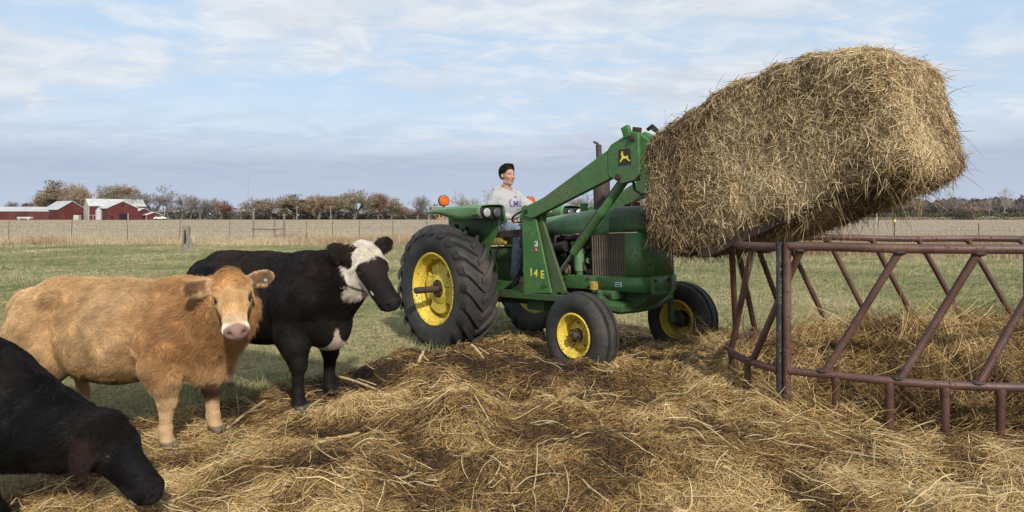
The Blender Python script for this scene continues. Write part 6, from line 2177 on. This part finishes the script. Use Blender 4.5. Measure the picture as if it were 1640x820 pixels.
# hoodie
ho = SDF()
ho.cone((.185, 0, 1.60), (.225, 0, 1.90), .168, .150, .04, 1.22); ho.ell((.19, 0, 1.585), (.19, .215, .075), .03)
ho.cone((.225, -.165, 1.970), (.225, .165, 1.970), .078, .078, .04); ho.ell((.255, 0, 1.86), (.14, .19, .15), .04)
ho.chain([(.225, -.18, 1.955), (.195, -.275, 1.745), (.30, -.235, 1.705), (.435, -.175, 1.705)], [.078, .068, .060, .046], .03)
ho.chain([(.225, .18, 1.955), (.385, .305, 1.80), (.52, .275, 1.785), (.665, .235, 1.79)], [.078, .068, .060, .046], .03)
ho.cone((.40, -.19, 1.705), (.445, -.168, 1.705), .050, .040, .01); ho.cone((.63, .245, 1.788), (.675, .232, 1.79), .050, .040, .01)
ho.ell((.135, 0, 2.055), (.090, .130, .070), .03); ho.ell((.10, 0, 2.0), (.06, .11, .08), .03)
ho.chain([(.15, -.105, 2.05), (.25, -.085, 2.045), (.315, -.02, 2.0)], [.035, .030, .028], .02); ho.chain([(.15, .105, 2.05), (.25, .085, 2.045), (.315, .02, 2.0)], [.035, .030, .028], .02)
ho.ell((.245, 0, 2.10), (.075, .070, .09), .015, op=-1)
V, F = ho.mesh(.0085); V = smooth_mesh(V, F, 1, .5); N = vnormals(V, F)
fold = (np.abs(fbm(V[:, 0] * 5 + V[:, 2] * 6, V[:, 1] * 9, V[:, 2] * 13, oct=3, seed=55) - .5) * -2 + .3) * .022
V = V + N * fold[:, None]
HOODIE = None
m, t, b = material('grey_fleece')
co = t.new('ShaderNodeTexCoord').outputs['Object']
t.put(b.inputs['Base Color'], t.mix(t.smooth(t.noise(co, 180, 3, .7), .35, .65), (.31, .315, .32, 1), (.45, .455, .46, 1))); b.inputs['Roughness'].default_value = .9
link_mesh('hoodie', np_mesh('hoodie', V, F), m, boy)
from mathutils.bvhtree import BVHTree
bv = BVHTree.FromPolygons([tuple(v) for v in V], [tuple(f_) for f_ in F.tolist()])


def onto_chest(me):
    for v in me.vertices:
        y_, z_, dx = v.co.x, v.co.y, v.co.z
        hit = bv.ray_cast(Vector((.9, y_, z_)), Vector((-1, 0, 0)))
        x_ = hit[0].x if hit[0] else .36
        v.co = Vector((x_ + .003 + dx * .001, y_, z_))


def chest_text(txt, size, y0, z0, m, name):
    cu = bpy.data.curves.new(name, 'FONT'); cu.body = txt; cu.size = size; cu.align_x = 'CENTER'; cu.align_y = 'CENTER'; cu.offset = size * .012; cu.space_character = 1.08
    to = bpy.data.objects.new(name, cu); COL.objects.link(to); bpy.context.view_layer.update()
    me = bpy.data.meshes.new_from_object(to.evaluated_get(bpy.context.evaluated_depsgraph_get())); bpy.data.objects.remove(to)
    bm = bmesh.new(); bm.from_mesh(me); bmesh.ops.triangulate(bm, faces=bm.faces[:])
    bmesh.ops.subdivide_edges(bm, edges=bm.edges[:], cuts=2); bm.to_mesh(me); bm.free()
    me.transform(Matrix.Translation((y0, z0, 0)))
    # seen from the front the letters read left to right towards +y
    onto_chest(me); me.materials.clear(); me.name = name
    return link_mesh(name, me, m, boy, smooth=False)


PUR = plain('purple_print', (.075, .035, .22), .7)
chest_text('LMU', .105, .015, 1.865, PUR, 'lettering')
chest_text('LMU', .030, .02, 1.955, PUR, 'small_lettering')
MB().box((0, 0, 0), (.004, .014, .03)).build('red_accent', REDP, boy).location = (bv.ray_cast(Vector((.9, -.062, 1.915)), Vector((-1, 0, 0)))[0].x + .003, -.062, 1.915)
# jeans
je = SDF()
je.ell((.19, 0, 1.535), (.165, .19, .095), .03)
for s in (-1, 1):
    je.chain([(.22, s * .10, 1.535), (.46, s * .15, 1.545), (.655, s * .175, 1.50)], [.102, .088, .078], .03)
    je.chain([(.655, s * .175, 1.50), (.655, s * .20, 1.30), (.61, s * .22, 1.00)], [.078, .068, .056], .02)
V, F = je.mesh(.009); V = smooth_mesh(V, F, 1, .5); N = vnormals(V, F)
V = V + N * ((np.abs(fbm(V[:, 0] * 8, V[:, 1] * 8, V[:, 2] * 12, oct=3, seed=58) - .5) * -2 + .3) * .018)[:, None]
m, t, b = material('blue_denim')
co = t.new('ShaderNodeTexCoord').outputs['Object']
c = t.mix(t.smooth(t.noise(co, 6, 4, .6), .3, .7), (.10, .135, .18, 1), (.22, .275, .335, 1)); c = t.mix(t.math('MULTIPLY', t.smooth(t.noise(co, 220, 2), .4, .6), .3), c, (.24, .28, .33, 1))
t.put(b.inputs['Base Color'], c); b.inputs['Roughness'].default_value = .9
link_mesh('jeans', np_mesh('jeans', V, F), m, boy)
for s in (-1, 1):
    sh = SDF(); sh.cone((.60, s * .22, .98), (.60, s * .22, .945), .052, .048, .02); sh.cone((.60, s * .22, .93), (.75, s * .23, .925), .044, .038, .03, 1.0); sh.ell((.67, s * .225, .905), (.14, .048, .016), .01)
    V, F = sh.mesh(.008); V = smooth_mesh(V, F, 1, .5)
    link_mesh('boot', np_mesh('boot', V, F), paint('brown_boot%d' % s, (.10, .065, .045), rough=.7, dirt=.5, scale=20), boy)

# the driver is a touch larger than the builder's pose: scale about the seat
_k = 1.07
_M = Matrix.LocRotScale(Vector(T_LOC), __import__('mathutils').Euler(T_ROT), None)
_seat = Vector((.16, 0, 1.46))
boy.matrix_world = _M @ Matrix.Translation(_seat) @ Matrix.Scale(_k, 4) @ Matrix.Translation(-_seat)
